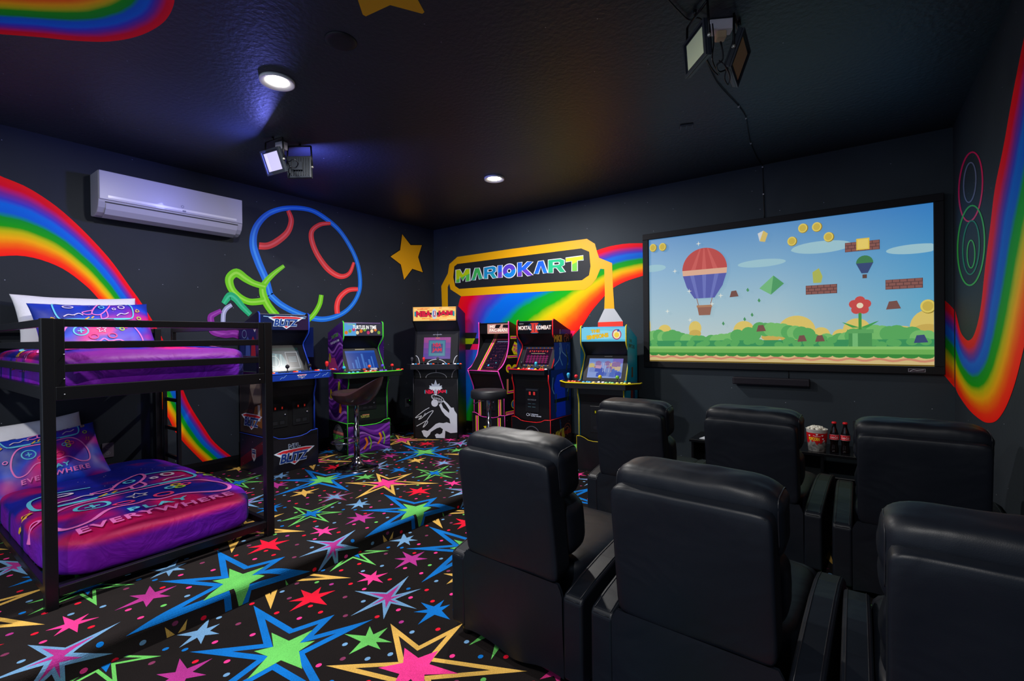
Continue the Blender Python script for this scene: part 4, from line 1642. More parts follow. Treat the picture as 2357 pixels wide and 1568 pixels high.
def button(parent, x, y, z, col):
    if col not in _bt:
        _bt[col] = B().lathe([(.016, 0), (.016, .004), (.013, .005), (.0115, .010), (.009, .0115), (.001, .0118)], M(col, .3), 14).build('button', parent, loc=(x, y, z))
        return _bt[col]
    o = _bt[col].copy()
    COL.objects.link(o)
    o.parent = parent
    o.location = (x, y, z)
    return o


def panel(parent, name, P0, P1, w_, th, mt, label=None):
    """flat board across the cabinet from point P0 to P1 in the (y, z) side view"""
    a, b_ = Vector(P0), Vector(P1)
    t = (b_ - a).normalized()
    q = Vector((t.y, -t.x)) * th
    return B().prism([tuple(a), tuple(b_), tuple(b_ + q), tuple(a + q)], 'x', -w_ / 2, w_ / 2, mt).build(name, parent, bevel=.001, label=label)


def slant(P0, P1, lift=0):
    """canvas frame on a slanted board from P0 (bottom) up to P1"""
    v = Vector((0, P1[0] - P0[0], P1[1] - P0[1])).normalized()
    n = Vector((1, 0, 0)).cross(v)
    return Vector((0, P0[0], P0[1])) + n * lift, v


def cabinet(label, loc, rz, w_, trim, side_c, k=1.0, up=STD_UP, lo=STD_LO, deck=None, deck_c=(18, 18, 20), rim=None, marquee=None, mh=(1.255, 1.39), my=.1005,
            screen=None, scr=(.34, .235), front=None, side=None, riser=None, riser_c=(14, 14, 17), sticks=(), buttons=(), speaker_c=(15, 15, 17), deck_art=None, bt=BACK_TOP, rz_h=.32, spk=None, wave=1, deckfront=None):
    root = empty('arcade_machine', loc, rz, label, 'arcade machine', 'home arcade machines along the walls')
    root.scale = (1, 1, k)
    tm = M(trim, .4)
    sm_ = M(side_c, .4)
    th = .016
    poly = list(up) + [(lo[0][0], up[-1][1] - .012)] + list(lo[:-1]) + [(lo[-1][0], rz_h if riser else 0), (D_, rz_h if riser else 0), bt]
    for s in (-1, 1):
        sd = B().prism(poly, 'x', s * w_ / 2 - (th if s > 0 else 0), s * w_ / 2 + (th if s < 0 else 0), sm_).build('side_panel', root)
        xm = s * (w_ / 2 - th / 2)
        b = B()
        for path in (up, lo):
            P = [(xm, y - .001, z) for y, z in path]
            b.tube(P, .0065, tm, 8)
        b.build('edge_trim', sd, label='coloured moulding along the side edge' if sum(trim) > 120 else None)
        if side:
            c = Canvas((s * w_ / 2, 0, 0), (0, s, 0), (0, 0, 1), .0006, .0001)
            side(c, s)
            c.build('side_art', sd, 'printed side artwork')
    iw = w_ - 2 * th
    blk = M((13, 13, 15), .42)
    # shell
    B().box(-iw / 2, iw / 2, D_ - .012, D_, .0 if not riser else rz_h, bt[1] - .01, blk).build('back_panel', root)
    t0 = up[0]
    panel(root, 'top_panel', (t0[0] + .01, t0[1] - .012), (bt[0] - .01, bt[1] - .008), iw, .012, M(side_c, .4))
    # marquee
    mq = B().box(-iw / 2, iw / 2, my, my + .05, mh[0], mh[1], blk).build('marquee', root)
    c = Canvas((0, my, mh[0]), (1, 0, 0), (0, 0, 1), .0006, .0001)
    marquee(c, iw, mh[1] - mh[0])
    c.build('marquee_art', mq, 'backlit title artwork')
    s_top = [p for p in up if p[1] < mh[0] + .02]
    p_in = (up[-3][0] + .012, up[-3][1]) if spk is None else spk
    panel(root, 'speaker_panel', (my + .01, mh[0]), p_in, iw, -.012, M(speaker_c, .3))
    b0 = (up[-1][0] + .018, up[-1][1] - .008)
    panel(root, 'screen_bezel', b0, p_in, iw, .012, M((8, 8, 9), .6))
    o, v = slant(b0, p_in, .0005)
    L_ = (Vector(p_in) - Vector(b0)).length
    c = Canvas(o, (1, 0, 0), v, .0006, .0001)
    screen(c, iw, L_, scr)
    c.build('screen', root, 'lit game screen')
    # lower front board
    pf = [(y + .012, z) for y, z in lo]
    pf[-1] = (pf[-1][0], (rz_h - .03) if riser else .004)
    pf2 = [(y + .012, z) for y, z in reversed(pf)]
    fp = B().prism(pf + pf2, 'x', -iw / 2, iw / 2, M((14, 14, 16), .38)).build('front_panel', root)
    if front:
        front(root, fp, pf[-1][0], iw)
    # control deck
    dz0, dz1, plan = deck
    B().prism(plan, 'z', dz0, dz1, M(deck_c, .4)).build('control_deck', root, bevel=.003)
    if rim:
        n = len(plan)
        ed = [p for p in plan if True]
        P = [(x, y, dz1 - .002) for x, y in ed[:deckfront or n]]
        B().tube(P, .006, M(rim, .35), 6).build('deck_trim', root, label='coloured edge round the control deck')
    c = Canvas((0, 0, dz1 + .0002), (1, 0, 0), (0, 1, 0), .0004, .0001)
    if deck_art:
        deck_art(c)
        c.build('deck_art', root)
    _bt.clear()
    for q in sticks:
        joystick(root, q[0], q[1], dz1, q[2], len(q) > 3)
    for q in buttons:
        button(root, q[0], q[1], dz1, q[2])
    # riser
    if riser is not None:
        rm = M(riser_c, .4)
        rs = empty('riser', (0, 0, 0), 0)
        rs.parent = root
        hw = w_ / 2 + .008
        wavep = [(-hw, rz_h + .012), (-hw * .82, rz_h + .012), (-hw * .68, rz_h), (-hw * .52, rz_h - .022), (-hw * .3, rz_h - .03), (hw * .3, rz_h - .03), (hw * .55, rz_h - .018), (hw * .72, rz_h + .004), (hw, rz_h + .008)]
        if wave < 0:
            wavep = [(-x, z) for x, z in reversed(wavep)]
        pts = [(-hw, 0)] + wavep + [(hw, 0)]
        f_ = B().prism(pts[::-1], 'y', .0, .012, rm).build('riser_front', rs)
        for s in (-1, 1):
            B().prism([(.0125, 0), (D_ - .01, 0), (D_ - .01, rz_h + .008), (.0125, rz_h + .008)], 'x', s * hw - (.012 if s > 0 else 0), s * hw + (.012 if s < 0 else 0), rm).build('riser_side', rs)
        b = B().tube([(x, .004, z + .001) for x, z in wavep], .004, tm, 6)
        for s in (-1, 1):
            b.tube([(s * hw, .012, rz_h + .009), (s * hw, D_ - .01, rz_h + .009)], .003, tm, 6)
            b.tube([(s * hw, .004, .004), (s * hw, .004, rz_h + .008)], .003, tm, 6)
        b.build('riser_trim', rs)
        c = Canvas((0, 0, 0), (1, 0, 0), (0, 0, 1), .0006, .0001)
        cs = []
        for s in (-1, 1):
            cs.append((s, Canvas((s * hw, 0, 0), (0, s, 0), (0, 0, 1), .0006, .0001)))
        riser(c, cs, hw)
        for s, q in cs:
            for yy, zz in ((.05, .06), (.05, .27), (.22, .27), (.4, .06), (.4, .27)):
                q.ell(yy * s, zz, .005, .005, M((150, 150, 155), .3, .6), 8)
            q.build('riser_side_art', rs)
        c.build('riser_art', rs)
    return root


def glass(c, x0, y0, x1, y1, col, e=.8):
    c.rect(x0, y0, x1, y1, M(col, .25, 0, e))


def coin_door(root, y, x, z, w_, h, red=(200, 40, 30), label='coin door with two lit reject buttons'):
    d = B().box(x - w_ / 2, x + w_ / 2, y - .006, y, z - h / 2, z + h / 2, M((19, 20, 23), .35)).build('coin_door', root, bevel=.004, label=label)
    for sx in (-.032, .032):
        c = Canvas((x, y - .0062, z), (1, 0, 0), (0, 0, 1), .0003, .0001)
        c.rect(sx - .024, h * .18, sx + .024, h * .38, M((10, 10, 12), .3))
        c.rect(sx - .010, h * .21, sx + .012, h * .35, M(tuple(q * .25 for q in red), .3, 0, .4))
        c.rect(sx - .004, h * .24, sx + .006, h * .32, M(red, .3, 0, .5))
        c.build('reject_button', d)
        c = Canvas((x, y - .0062, z), (1, 0, 0), (0, 0, 1), .0003, .0001)
        c.rect(sx - .026, -h * .40, sx + .026, -h * .22, M((10, 10, 12), .3))
        c.rect(sx - .022, -h * .38, sx + .022, -h * .24, M((30, 31, 35), .3))
        c.build('coin_return', d)
    B().lathe([(.009, 0), (.009, .006), (.005, .009), (.001, .009)], CHROME, 14, Matrix.Translation((x + w_ * .36, y - .006, z)) @ Matrix.Rotation(pi / 2, 4, 'X')).build('lock', d, label='round chrome lock')
    return d


def deck4(hw=.385, y0=-.165, cut=.1):
    """four-player deck outline; front edge first"""
    return [(-hw, .02), (-hw, -.05), (-hw + cut, y0), (hw - cut, y0), (hw, -.05), (hw, .02), (.2, .10), (-.2, .10)]


# ---- 1 football machine, left wall
NAVY, BLU, WHT_, RED_ = M((14, 26, 66), .4), M((30, 78, 170), .4), M((220, 228, 240), .4), M((205, 35, 45), .4)


def wing_logo(c, cx, cy, k, em=0.0, small=True, rot=0, a=.55):
    W_, R_, Bl = M((215, 230, 245), .4, 0, em), M((210, 40, 50), .4, 0, em), M((28, 62, 140), .4, 0, em)
    def t(*p):
        return [(cx + (x * cos(rot) - y * a * sin(rot)) * k, cy + (x * sin(rot) + y * a * cos(rot)) * k) for x, y in p]
    c.poly(t((-.52, .20), (-.30, .30), (.30, .30), (.54, .24), (.36, .02), (-.36, .02)), W_)
    c.poly(t((-.46, .195), (-.28, .27), (.28, .27), (.48, .225), (.36, .13), (-.34, .13)), R_)
    c.poly(t((-.16, -.24), (.16, -.24), (0, -.42)), W_)
    c.poly(t((-.10, -.25), (.10, -.25), (0, -.36)), R_)
    c.text('BLITZ', cx, cy - .06 * k * a, .40 * a * k, Bl, .74 * k, .04, .25, outline=W_, ow=.035, rot=rot)
    if small:
        q = t((0, .43))[0]
        c.text('NFL', q[0], q[1], .18 * a * k, NAVY if em == 0 else Bl, .30 * k, .03, 0, outline=W_, ow=.03, rot=rot)


def shield(c, cx, cy, k):
    c.poly([(cx - .5 * k, cy + .7 * k), (cx - .25 * k, cy + .62 * k), (cx, cy + .72 * k), (cx + .25 * k, cy + .62 * k), (cx + .5 * k, cy + .7 * k), (cx + .48 * k, cy - .3 * k), (cx, cy - .8 * k), (cx - .48 * k, cy - .3 * k)], M((190, 195, 205), .4))
    c.poly([(cx - .42 * k, cy + .56 * k), (cx + .42 * k, cy + .56 * k), (cx + .42 * k, cy + .12 * k), (cx - .42 * k, cy + .12 * k)], M((25, 50, 110), .4))
    c.text('NFL', cx, cy - .16 * k, .42 * k, M((180, 30, 40), .4), .72 * k, .03)
    for i in range(4):
        c.ell(cx + (-.28 + .19 * i) * k, cy + .38 * k, .05 * k, .05 * k, M((220, 225, 235), .4), 6)


def mq1(c, w_, h):
    c.rect(-w_ / 2, 0, w_ / 2, h, M((26, 38, 84), .3, 0, .7))
    c.poly([(0, 0), (w_ / 2, 0), (w_ / 2, h), (w_ * .18, h)], M((48, 30, 66), .3, 0, .7))
    for x0, x1, yy in ((-.2, .02, .88), (-.1, .2, .80), (.05, .21, .92)):
        c.stroke([(x0, h * yy), ((x0 + x1) / 2, h * (yy - .05)), (x1, h * yy)], .006, M((150, 195, 235), .3, 0, .9))
    wing_logo(c, .01, h * .56, .32, .9, False, 0, .5)
    shield(c, -w_ / 2 + .03, h * .22, .022)


def sc1(c, w_, L_, scr):
    a, b_ = scr[0] / 2, L_ * .5
    c.rect(-a - .01, .012, a + .01, L_ - .02, M((30, 34, 38), .2, 0, .35))
    c.rect(-a, L_ - .055, a, L_ - .03, M((22, 48, 44), .2, 0, .6))
    c.rect(-a, .02, a, L_ - .06, M((70, 80, 88), .2, 0, .55))
    c.poly([(-a, .03), (-.01, .03), (.03, .1), (.0, .18), (-a, L_ - .07)], M((90, 128, 138), .2, 0, .7))
    for i in range(6):
        c.stroke([(-a + .02 + i * .024, .05 + .02 * (i % 2)), (-a + .05 + i * .022, .18)], .009, M((170, 190, 190) if i % 2 else (60, 84, 96), .2, 0, .6))
    c.ring(-.085, .11, .045, .055, .005, M((200, 205, 200), .2, 0, .7))
    c.rect(.035, .035, .15, .2, M((185, 190, 200), .2, 0, .6)).rect(.039, .039, .146, .196, M((58, 62, 72), .2, 0, .5))
    for i in range(4):
        c.rect(.055, .10 + i * .015, .13, .104 + i * .015, M((120, 150, 165), .2, 0, .7))
    c.rect(-a, .018, a, .032, M((50, 56, 60), .2, 0, .5))


def side1(c, s):
    f = lambda y: y * s
    c.rect(min(f(.04), f(.46)), 1.0, max(f(.04), f(.46)), 1.28, M((16, 30, 84), .4))
    for i, (y, col) in enumerate(((.10, (190, 190, 205)), (.20, (150, 30, 50)), (.30, (60, 80, 150)), (.40, (30, 40, 100)))):
        c.poly([(f(y - .045), 1.02), (f(y + .045), 1.02), (f(y + .03), 1.17), (f(y), 1.2), (f(y - .035), 1.16)], M(col, .45))
    shield(c, f(.17), 1.27, .045)
    c.ring(f(.36), 1.22, .04, .035, .006, M((120, 150, 190), .4))
    c.rect(min(f(.045), f(.46)), .34, max(f(.045), f(.46)), .80, M((58, 44, 40), .5))
    c.poly([(f(.06), .80), (f(.30), .80), (f(.2), .6), (f(.08), .62)], M((120, 105, 96), .5))
    c.poly([(f(.26), .80), (f(.45), .80), (f(.45), .5), (f(.30), .56)], M((34, 30, 34), .5))
    c.poly([(f(.06), .62), (f(.18), .58), (f(.24), .44), (f(.06), .40)], M((140, 84, 40), .5))
    c.rect(f(.12) - .012, .46, f(.12) + .03, .6, M((190, 185, 180), .5))
    c.text('NFL', f(.25), .535, .032, M((120, 40, 50), .4), .09, .02)
    wing_logo(c, f(.25), .455, .36, 0, False)


def riser1(c, cs, hw):
    c.rect(-hw + .004, .004, hw - .004, .29, M((24, 22, 28), .35))
    c.poly([(hw * .2, .004), (hw - .004, .004), (hw - .004, .15)], M((20, 26, 44), .35))
    wing_logo(c, .015, .13, .37)
    for s, q in cs:
        q.rect(min(.01 * s, .45 * s), .004, max(.01 * s, .45 * s), .318, M((20, 24, 46), .4))
        q.poly([(.01 * s, .20), (.01 * s, .31), (.45 * s, .10), (.45 * s, .02)], M((96, 18, 40), .4))
        q.poly([(.01 * s, .0), (.01 * s, .1), (.3 * s, .004)], M((60, 40, 70), .4))
        shield(q, .2 * s, .16, .075)


def front1(root, fp, y, iw):
    coin_door(root, y, -.108, .50, .165, .22, (190, 45, 35))
    coin_door(root, y, .108, .50, .165, .22, (190, 45, 35))
    Canvas((0, y, .66), (1, 0, 0), (0, 0, 1)).rect(-iw / 2, -.002, iw / 2, .002, M((50, 52, 56), .3)).build('panel_seam', fp)


def da1(c):
    c.rect(-.30, -.15, .30, .06, M((30, 44, 92), .35))
    for i in range(9):
        x = -.28 + i * .065
        c.stroke([(x, -.14 + .02 * (i % 3)), (x + .03, -.06), (x + .01, .0), (x + .05, .05)], .004, M((120, 150, 200), .35))


sil = [(-.30, -.08, (20, 20, 24)), (-.09, -.09, (20, 20, 24)), (.12, -.09, (20, 20, 24)), (.31, -.07, (225, 40, 35), 1)]
btn = []
for cx, sx in ((-.24, 1), (-.03, 1), (.18, 1), (.34, .6)):
    for i, col in enumerate(((230, 80, 30), (30, 90, 200), (205, 40, 40), (235, 235, 240))):
        btn.append((cx + .028 * (i % 2) * sx + .012, -.11 + .034 * (i // 2), col))
cab1 = cabinet('football arcade machine with blue edge trim standing against the left wall behind the bunk bed', (.55, -2.375, 0), pi / 2, .485, (34, 70, 190), (14, 18, 40), 1.02,
               deck=(.815, .878, deck4(.375)), deck_c=(16, 52, 150), rim=(28, 74, 190), deckfront=6, marquee=mq1, screen=sc1, front=front1, side=side1, riser=riser1, sticks=sil, buttons=btn, deck_art=da1)
c = Canvas((.0, -.1655, .846), (1, 0, 0), (0, 0, 1))
wing_logo(c, 0, 0, .09, 0, False)
for x in (-.2, .12, .2):
    c.stroke([(x, -.015), (x + .02, .0), (x + .03, -.006), (x + .06, .018)], .0025, M((150, 190, 240), .4))
c.build('front_logo', cab1)


# ---- 2 purple machine, left wall
def swirl(c, x0, z0, x1, z1, seed=1):
    rg = random.Random(seed)
    c.rect(x0, z0, x1, z1, M((74, 22, 110), .4))
    for i in range(9):
        z = z0 + (z1 - z0) * (i + .3) / 9
        pts = [(x0 + (x1 - x0) * t / 10, max(z0, min(z1, z + .05 * sin(t * .6 + seed + i * .4)))) for t in range(11)]
        c.stroke(pts, .018 + .01 * rg.random(), M([(120, 50, 160), (160, 100, 190), (50, 12, 90), (100, 30, 140)][i % 4], .4))


def mq2(c, w_, h):
    c.rect(-w_ / 2, 0, w_ / 2, h, M((60, 58, 74), .3, 0, .7))
    c.rect(-w_ / 2, 0, -w_ * .2, h, M((90, 160, 215), .3, 0, .9))
    for i in range(10):
        x = -w_ / 2 + .02 + i * w_ / 10.5
        c.ell(x, h * (.25 + .12 * (i % 3)), .018, .02, M([(230, 120, 40), (120, 170, 60), (200, 60, 110), (240, 220, 170)][i % 4], .3, 0, .8), 9)
    c.text('TURTLES IN TIME', .01, h * .68, .042, M((245, 245, 240), .3, 0, 1.2), w_ * .62, .02, 0, outline=M((40, 40, 60), .3), ow=.03)
    c.text('TURTLES', -w_ * .33, h * .9, .014, M((150, 200, 60), .3, 0, .9), .08, .02)


def sc2(c, w_, L_, scr):
    a = scr[0] / 2
    c.rect(-a, .025, a, L_ - .03, M((22, 62, 150), .2, 0, .75))
    c.rect(-a, L_ - .055, a, L_ - .03, M((34, 80, 170), .2, 0, .8))
    for i, x in enumerate((-.12, -.08, -.05, .0, .03, .07, .11)):
        c.rect(x, .03, x + .014 + .008 * (i % 2), .10 + .035 * (i % 4), M((62, 112, 190), .2, 0, .8))
    c.rect(-a, .004, a, .026, M((40, 36, 44), .2, 0, .4))
    c.text('TURTLES IN TIME', -.10, .015, .012, M((150, 180, 220), .2, 0, .8), .11, .02)
    c.ell(.0, .016, .02, .012, M((210, 80, 40), .2, 0, .8), 10).rect(.07, .005, .15, .026, M((200, 195, 205), .2, 0, .7))
    c.rect(-.05, L_ - .02, .06, L_ - .008, M((110, 105, 80), .3))


def side2(c, s):
    x0, x1 = (.105, .46) if s > 0 else (-.46, -.105)
    swirl(c, x0, .9, x1, 1.28, 1)
    swirl(c, min(.035 * s, .46 * s), .33, max(.035 * s, .46 * s), .80, 2)
    c.poly([(.2 * s, .88), (.46 * s, .88), (.46 * s, 1.0), (.3 * s, 1.02)], M((190, 60, 130), .4))
    c.text('TURTLES', .29 * s, 1.255, .038, M((90, 170, 50), .4), .17, .03, 0, outline=M((20, 40, 20), .4), ow=.03, rot=-.25 * s)
    c.text('TURTLES IN TIME', .29 * s, 1.19, .024, M((225, 225, 235), .4), .22, .02, 0, rot=-.2 * s)
    for y, z, col in ((.42, 1.02, (170, 150, 40)), (.2, .72, (150, 160, 30)), (.4, .62, (160, 140, 20)), (.18, .48, (220, 120, 20))):
        c.poly([(y * s - .03, z - .05), (y * s + .02, z - .06), (y * s + .035, z), (y * s + .01, z + .05), (y * s - .02, z + .04)], M(col, .45))


def riser2(c, cs, hw):
    swirl(c, -hw + .004, .004, hw - .004, .285, 4)
    for x, z in ((-.03, .10), (.13, .13)):
        c.stroke([(x - .04, z - .06), (x, z), (x - .02, z + .06)], .022, M((228, 120, 24), .4), smooth=4)
        c.stroke([(x + .03, z - .07), (x + .045, z), (x + .02, z + .07)], .014, M((110, 170, 40), .4), smooth=4)
    for s, q in cs:
        q.rect(min(.01 * s, .45 * s), .004, max(.01 * s, .45 * s), .318, M((10, 20, 16), .4))
        x = .22 * s
        q.ell(x, .16, .125, .14, M((96, 98, 106), .45)).ring(x, .16, .115, .13, .006, M((36, 38, 44), .4)).ring(x, .16, .08, .095, .006, M((40, 42, 48), .4))
        q.rect(x - .12, .195, x + .12, .225, M((190, 90, 90), .4))
        q.text('TEENAGE MUTANT NINJA', x, .21, .012, M((240, 220, 210), .4), .2)
        q.text('TURTLES', x, .155, .06, M((80, 200, 70), .4), .26, .05, 0, outline=M((10, 30, 10), .4), ow=.03)


def front2(root, fp, y, iw):
    c = Canvas((0, y, 0), (1, 0, 0), (0, 0, 1))
    c.rect(-iw / 2 + .01, .34, iw / 2 - .01, .64, M((16, 26, 20), .4))
    c.text('TURTLES', -.03, .38, .026, M((150, 150, 70), .4), .1, .02)
    c.rect(-.06, .395, .02, .402, M((190, 120, 90), .4))
    c.build('front_art', fp)
    coin_door(root, y, .0, .52, .2, .14, (60, 70, 60), 'dark coin door')


btn = [(-.27 + .045 * i, -.11 + .006 * (i % 2), (70, 180, 220)) for i in range(3)] + [(-.10 + .04 * i, -.115 + .02 * (i % 2), (230, 70, 40)) for i in range(4)] + [(-.06 + .05 * i, -.06, (235, 235, 235)) for i in range(3)] + \
      [(.08 + .03 * i, -.10 + .02 * (i % 2), (110, 90, 210)) for i in range(3)] + [(.29 + .03 * i, -.08 + .02 * (i % 2), (230, 50, 40)) for i in range(3)]
cabinet('purple-sided arcade machine with bright green edge trim on the left wall', (.56, -1.535, 0), math.radians(80), .465, (70, 225, 50), (70, 24, 105), .975,
        deck=(.815, .872, deck4(.375)), deck_c=(16, 22, 20), rim=(90, 225, 50), deckfront=6, marquee=mq2, screen=sc2, front=front2, side=side2, riser=riser2,
        sticks=[(-.30, -.06, (60, 175, 220)), (-.02, -.05, (235, 90, 40)), (.13, -.05, (90, 70, 200)), (.24, -.06, (235, 40, 40))], buttons=btn, riser_c=(12, 24, 18))

# ---- 3 basketball machine in the corner
NBA_UP = [(.02, 1.572), (.0, 1.562), (.0, 1.40), (.012, 1.385), (.125, 1.285), (.13, 1.27), (.045, .90)]
NBA_LO = [(.03, .815), (.03, .72), (.0, .71), (.0, .0)]


def ball_logo(c, cx, cz, k, em=0):
    S_ = M((205, 215, 222), .35, 0, em)
    c.poly([(cx + k * x, cz + k * z) for x, z in ((-.42, .06), (-.36, .08), (-.38, .22), (-.24, .18), (-.25, .34), (-.10, .26), (0, .56), (.10, .26), (.25, .34), (.24, .18), (.38, .22), (.36, .08), (.42, .06), (.2, -.1), (-.2, -.1))], S_)


def nba_text(c, cx, cz, w_, h, em=0):
    R_, T_ = M((215, 22, 60), .35, 0, em), M((40, 150, 165), .35, 0, em)
    c.rect(cx - w_ * .50, cz - h * .42, cx - w_ * .46, cz + h * .42, T_).rect(cx + w_ * .46, cz - h * .42, cx + w_ * .50, cz + h * .42, T_)
    c.text('NBA', cx - w_ * .265, cz, h, R_, w_ * .38, .05, 0, outline=M((30, 12, 20), .4), ow=.03)
    c.text('JAM', cx + w_ * .265, cz, h, R_, w_ * .38, .05, 0, outline=M((30, 12, 20), .4), ow=.03)
    # ball crest
    c.poly([(cx - .05 * w_, cz + h * .6), (cx, cz + h * .95), (cx + .05 * w_, cz + h * .6), (cx + .065 * w_, cz), (cx + .05 * w_, cz - h * .7), (cx, cz - h * .95), (cx - .05 * w_, cz - h * .7), (cx - .065 * w_, cz)], M((195, 205, 212), .35, 0, em))
    c.rect(cx - .032 * w_, cz - h * .5, cx, cz + h * .5, M((30, 60, 160), .35, 0, em)).rect(cx, cz - h * .5, cx + .032 * w_, cz + h * .5, M((200, 30, 45), .35, 0, em))
    c.poly([(cx - .01 * w_, cz + h * .45), (cx + .01 * w_, cz + h * .4), (cx + .008 * w_, cz + h * .1), (cx + .022 * w_, cz - h * .45), (cx + .004 * w_, cz - h * .1), (cx - .018 * w_, cz - h * .48), (cx - .01 * w_, cz + h * .05)], M((240, 240, 245), .35, 0, em))


def mq3(c, w_, h):
    c.rect(-w_ / 2, 0, w_ / 2, h, M((246, 196, 110), .3, 0, .95))
    rg = random.Random(9)
    for i in range(34):
        z = rg.random() * (h - .008)
        x = -w_ / 2 + rg.random() * w_ * .85
        c.rect(x, z, min(w_ / 2, x + .03 + .11 * rg.random()), z + .006, M(rg.choice([(240, 120, 40), (250, 150, 60), (225, 80, 30), (252, 214, 140)]), .3, 0, .95))
    c.rect(-w_ * .06, h * .4, w_ * .45, h * .6, M((20, 14, 16), .3))
    c.rect(-w_ * .45, h * .42, w_ * .06, h * .58, M((20, 14, 16), .3))
    nba_text(c, 0, h * .5, w_ * .94, h * .42, .9)


def sc3(c, w_, L_, scr):
    z0, z1 = .05, L_ - .075
    gr = [(150, 70, 140), (128, 66, 150), (104, 62, 150), (88, 60, 150)]
    for i, g_ in enumerate(gr):
        c.rect(-.165, z1 - (z1 - z0) * (i + 1) / 4, .165, z1 - (z1 - z0) * i / 4, M(g_, .2, 0, .8))
    for i in range(16):
        c.rect(-.16 + i * .02, z1 - .05, -.157 + i * .02, z1, M((175, 90, 150), .2, 0, .8))
    c.rect(-.105, z0 + .03, .105, z1 - .035, M((60, 96, 140), .2, 0, .8)).rect(-.095, z0 + .04, .095, z1 - .045, M((70, 130, 150), .2, 0, .8))
    c.rect(-.07, z0 + .07, .07, z1 - .08, M((66, 74, 130), .2, 0, .7))
    c.text('NBA', 0, z0 + .17, .05, M((205, 30, 60), .2, 0, .9), .10, .03)
    c.text('JAM', 0, z0 + .105, .055, M((205, 30, 60), .2, 0, .9), .115, .03)
    c.rect(-.02, z1 - .012, .03, z1 - .006, M((230, 140, 40), .2, 0, .9))
    c.text('arcade', .0, L_ - .04, .014, M((150, 150, 160), .3), .11, .02, .2)
    c.rect(-.001, L_ - .07, .001, L_ - .005, M((170, 170, 175), .3))
    Wl = M((200, 202, 208), .3)
    c.ring(0, -.03, .12, .075, .007, Wl, 24, 0, pi)
    for s in (-1, 1):
        c.ring(s * .26, -.03, .055, .12, .007, Wl, 14, pi / 2 if s > 0 else 0, pi if s > 0 else pi / 2)


def front3(root, fp, y, iw):
    Wl = M((200, 202, 208), .35)
    c = Canvas((0, .0415, .72), (1, 0, 0), (0, 0, 1))
    c.ring(0, .0, .125, .06, .006, Wl, 24, 0, pi).rect(-.003, .062, .003, .1, Wl)
    for s in (-1, 1):
        c.ring(s * .26, .0, .07, .10, .006, Wl, 12, pi / 2 if s > 0 else 0, pi if s > 0 else pi / 2)
    c.build('court_lines', fp)
    c = Canvas((0, y, 0), (1, 0, 0), (0, 0, 1))
    c.rect(-iw / 2, .004, iw / 2, .70, M((15, 14, 17), .45))
    ball_logo(c, 0, .588, .20)
    nba_text(c, 0, .555, .27, .048)
    g_ = M((196, 198, 206), .4)
    X = lambda x, z: ((x - 433) / 415 * .46, (1480 - z) / 4.61 / 233 * 1.2 * .98)

    def P(*p):
        return [((x - 432) / 1000 * 1.13, .008 + (1478 - z) / 1000 * 1.13) for x, z in p]
    c.poly(P((515, 1078), (560, 1118), (595, 1160), (622, 1158), (630, 1190), (655, 1225), (662, 1260), (662, 1418), (585, 1425), (530, 1400), (524, 1478), (430, 1478), (418, 1445), (440, 1430), (470, 1440), (495, 1425), (505, 1385), (475, 1365), (440, 1375),
             (375, 1415), (365, 1440), (330, 1475), (300, 1460), (275, 1405), (300, 1395), (340, 1405), (380, 1375), (430, 1330), (465, 1318), (510, 1322), (545, 1312), (585, 1325), (575, 1275), (530, 1240), (495, 1195), (465, 1130), (490, 1112), (510, 1160), (572, 1215), (575, 1185), (540, 1130), (510, 1095)), g_)
    c.ell(*P((420, 1112))[0], .041, .043, g_)
    for i in range(6):
        c.stroke(P((395 + i * 20, 1040 + i * 4), (425 + i * 13, 1100)), .004, g_)
    c.ring(*P((452, 1062))[0], .078, .034, .006, g_, rot=-.35)
    c.ring(*P((458, 1085))[0], .055, .022, .004, g_, rot=-.3)
    # signature strokes
    c.stroke(P((362, 1160), (300, 1195), (210, 1268), (280, 1245), (245, 1285), (290, 1260), (320, 1215), (300, 1250), (345, 1215), (405, 1192), (350, 1270), (290, 1368), (340, 1320), (330, 1298), (270, 1330), (222, 1355)), .0075, g_, smooth=4)
    c.build('front_art', fp, 'silver dunking figure and signature printed on black')


btn = []
for cx in (-.24, -.06, .12, .26):
    for i, col in enumerate(((235, 235, 240), (40, 140, 200), (230, 80, 50))):
        btn.append((cx + .032 * i, -.09 + .01 * (i % 2), col))
cabinet('tall black arcade machine with an orange lit header in the room corner', (.694, -.695, 0), math.radians(30), .545, (24, 24, 28), (15, 15, 18), 1.0, up=NBA_UP, lo=NBA_LO,
        deck=(.825, .885, [(-.33, .02), (-.33, -.05), (-.27, -.10), (.27, -.10), (.33, -.05), (.33, .02), (.2, .06), (-.2, .06)]), deck_c=(26, 27, 32), marquee=mq3, mh=(1.395, 1.558), my=.0, screen=sc3, front=front3,
        sticks=[(-.27, -.03, (60, 60, 66), 1), (-.12, -.06, (225, 40, 50), 1), (.05, -.06, (60, 60, 66), 1)], buttons=btn, speaker_c=(44, 47, 52), bt=(D_, 1.50), spk=(.142, 1.272))  # speaker panel's grey has reflected light put into its colour

# ---- 4 black and pink machine, back wall
MP_UP = [(.12, 1.405)] + spline([(.12, 1.38), (.122, 1.25), (.115, 1.13), (.075, 1.0), (.0, .90), (-.085, .848)], 4)
MP_LO = [(-.085, .842), (-.05, .77), (-.015, .70), (.01, .64), (.02, .58), (.02, .30)]
MPK, MYL = M((215, 25, 130), .4), M((215, 200, 20), .4)


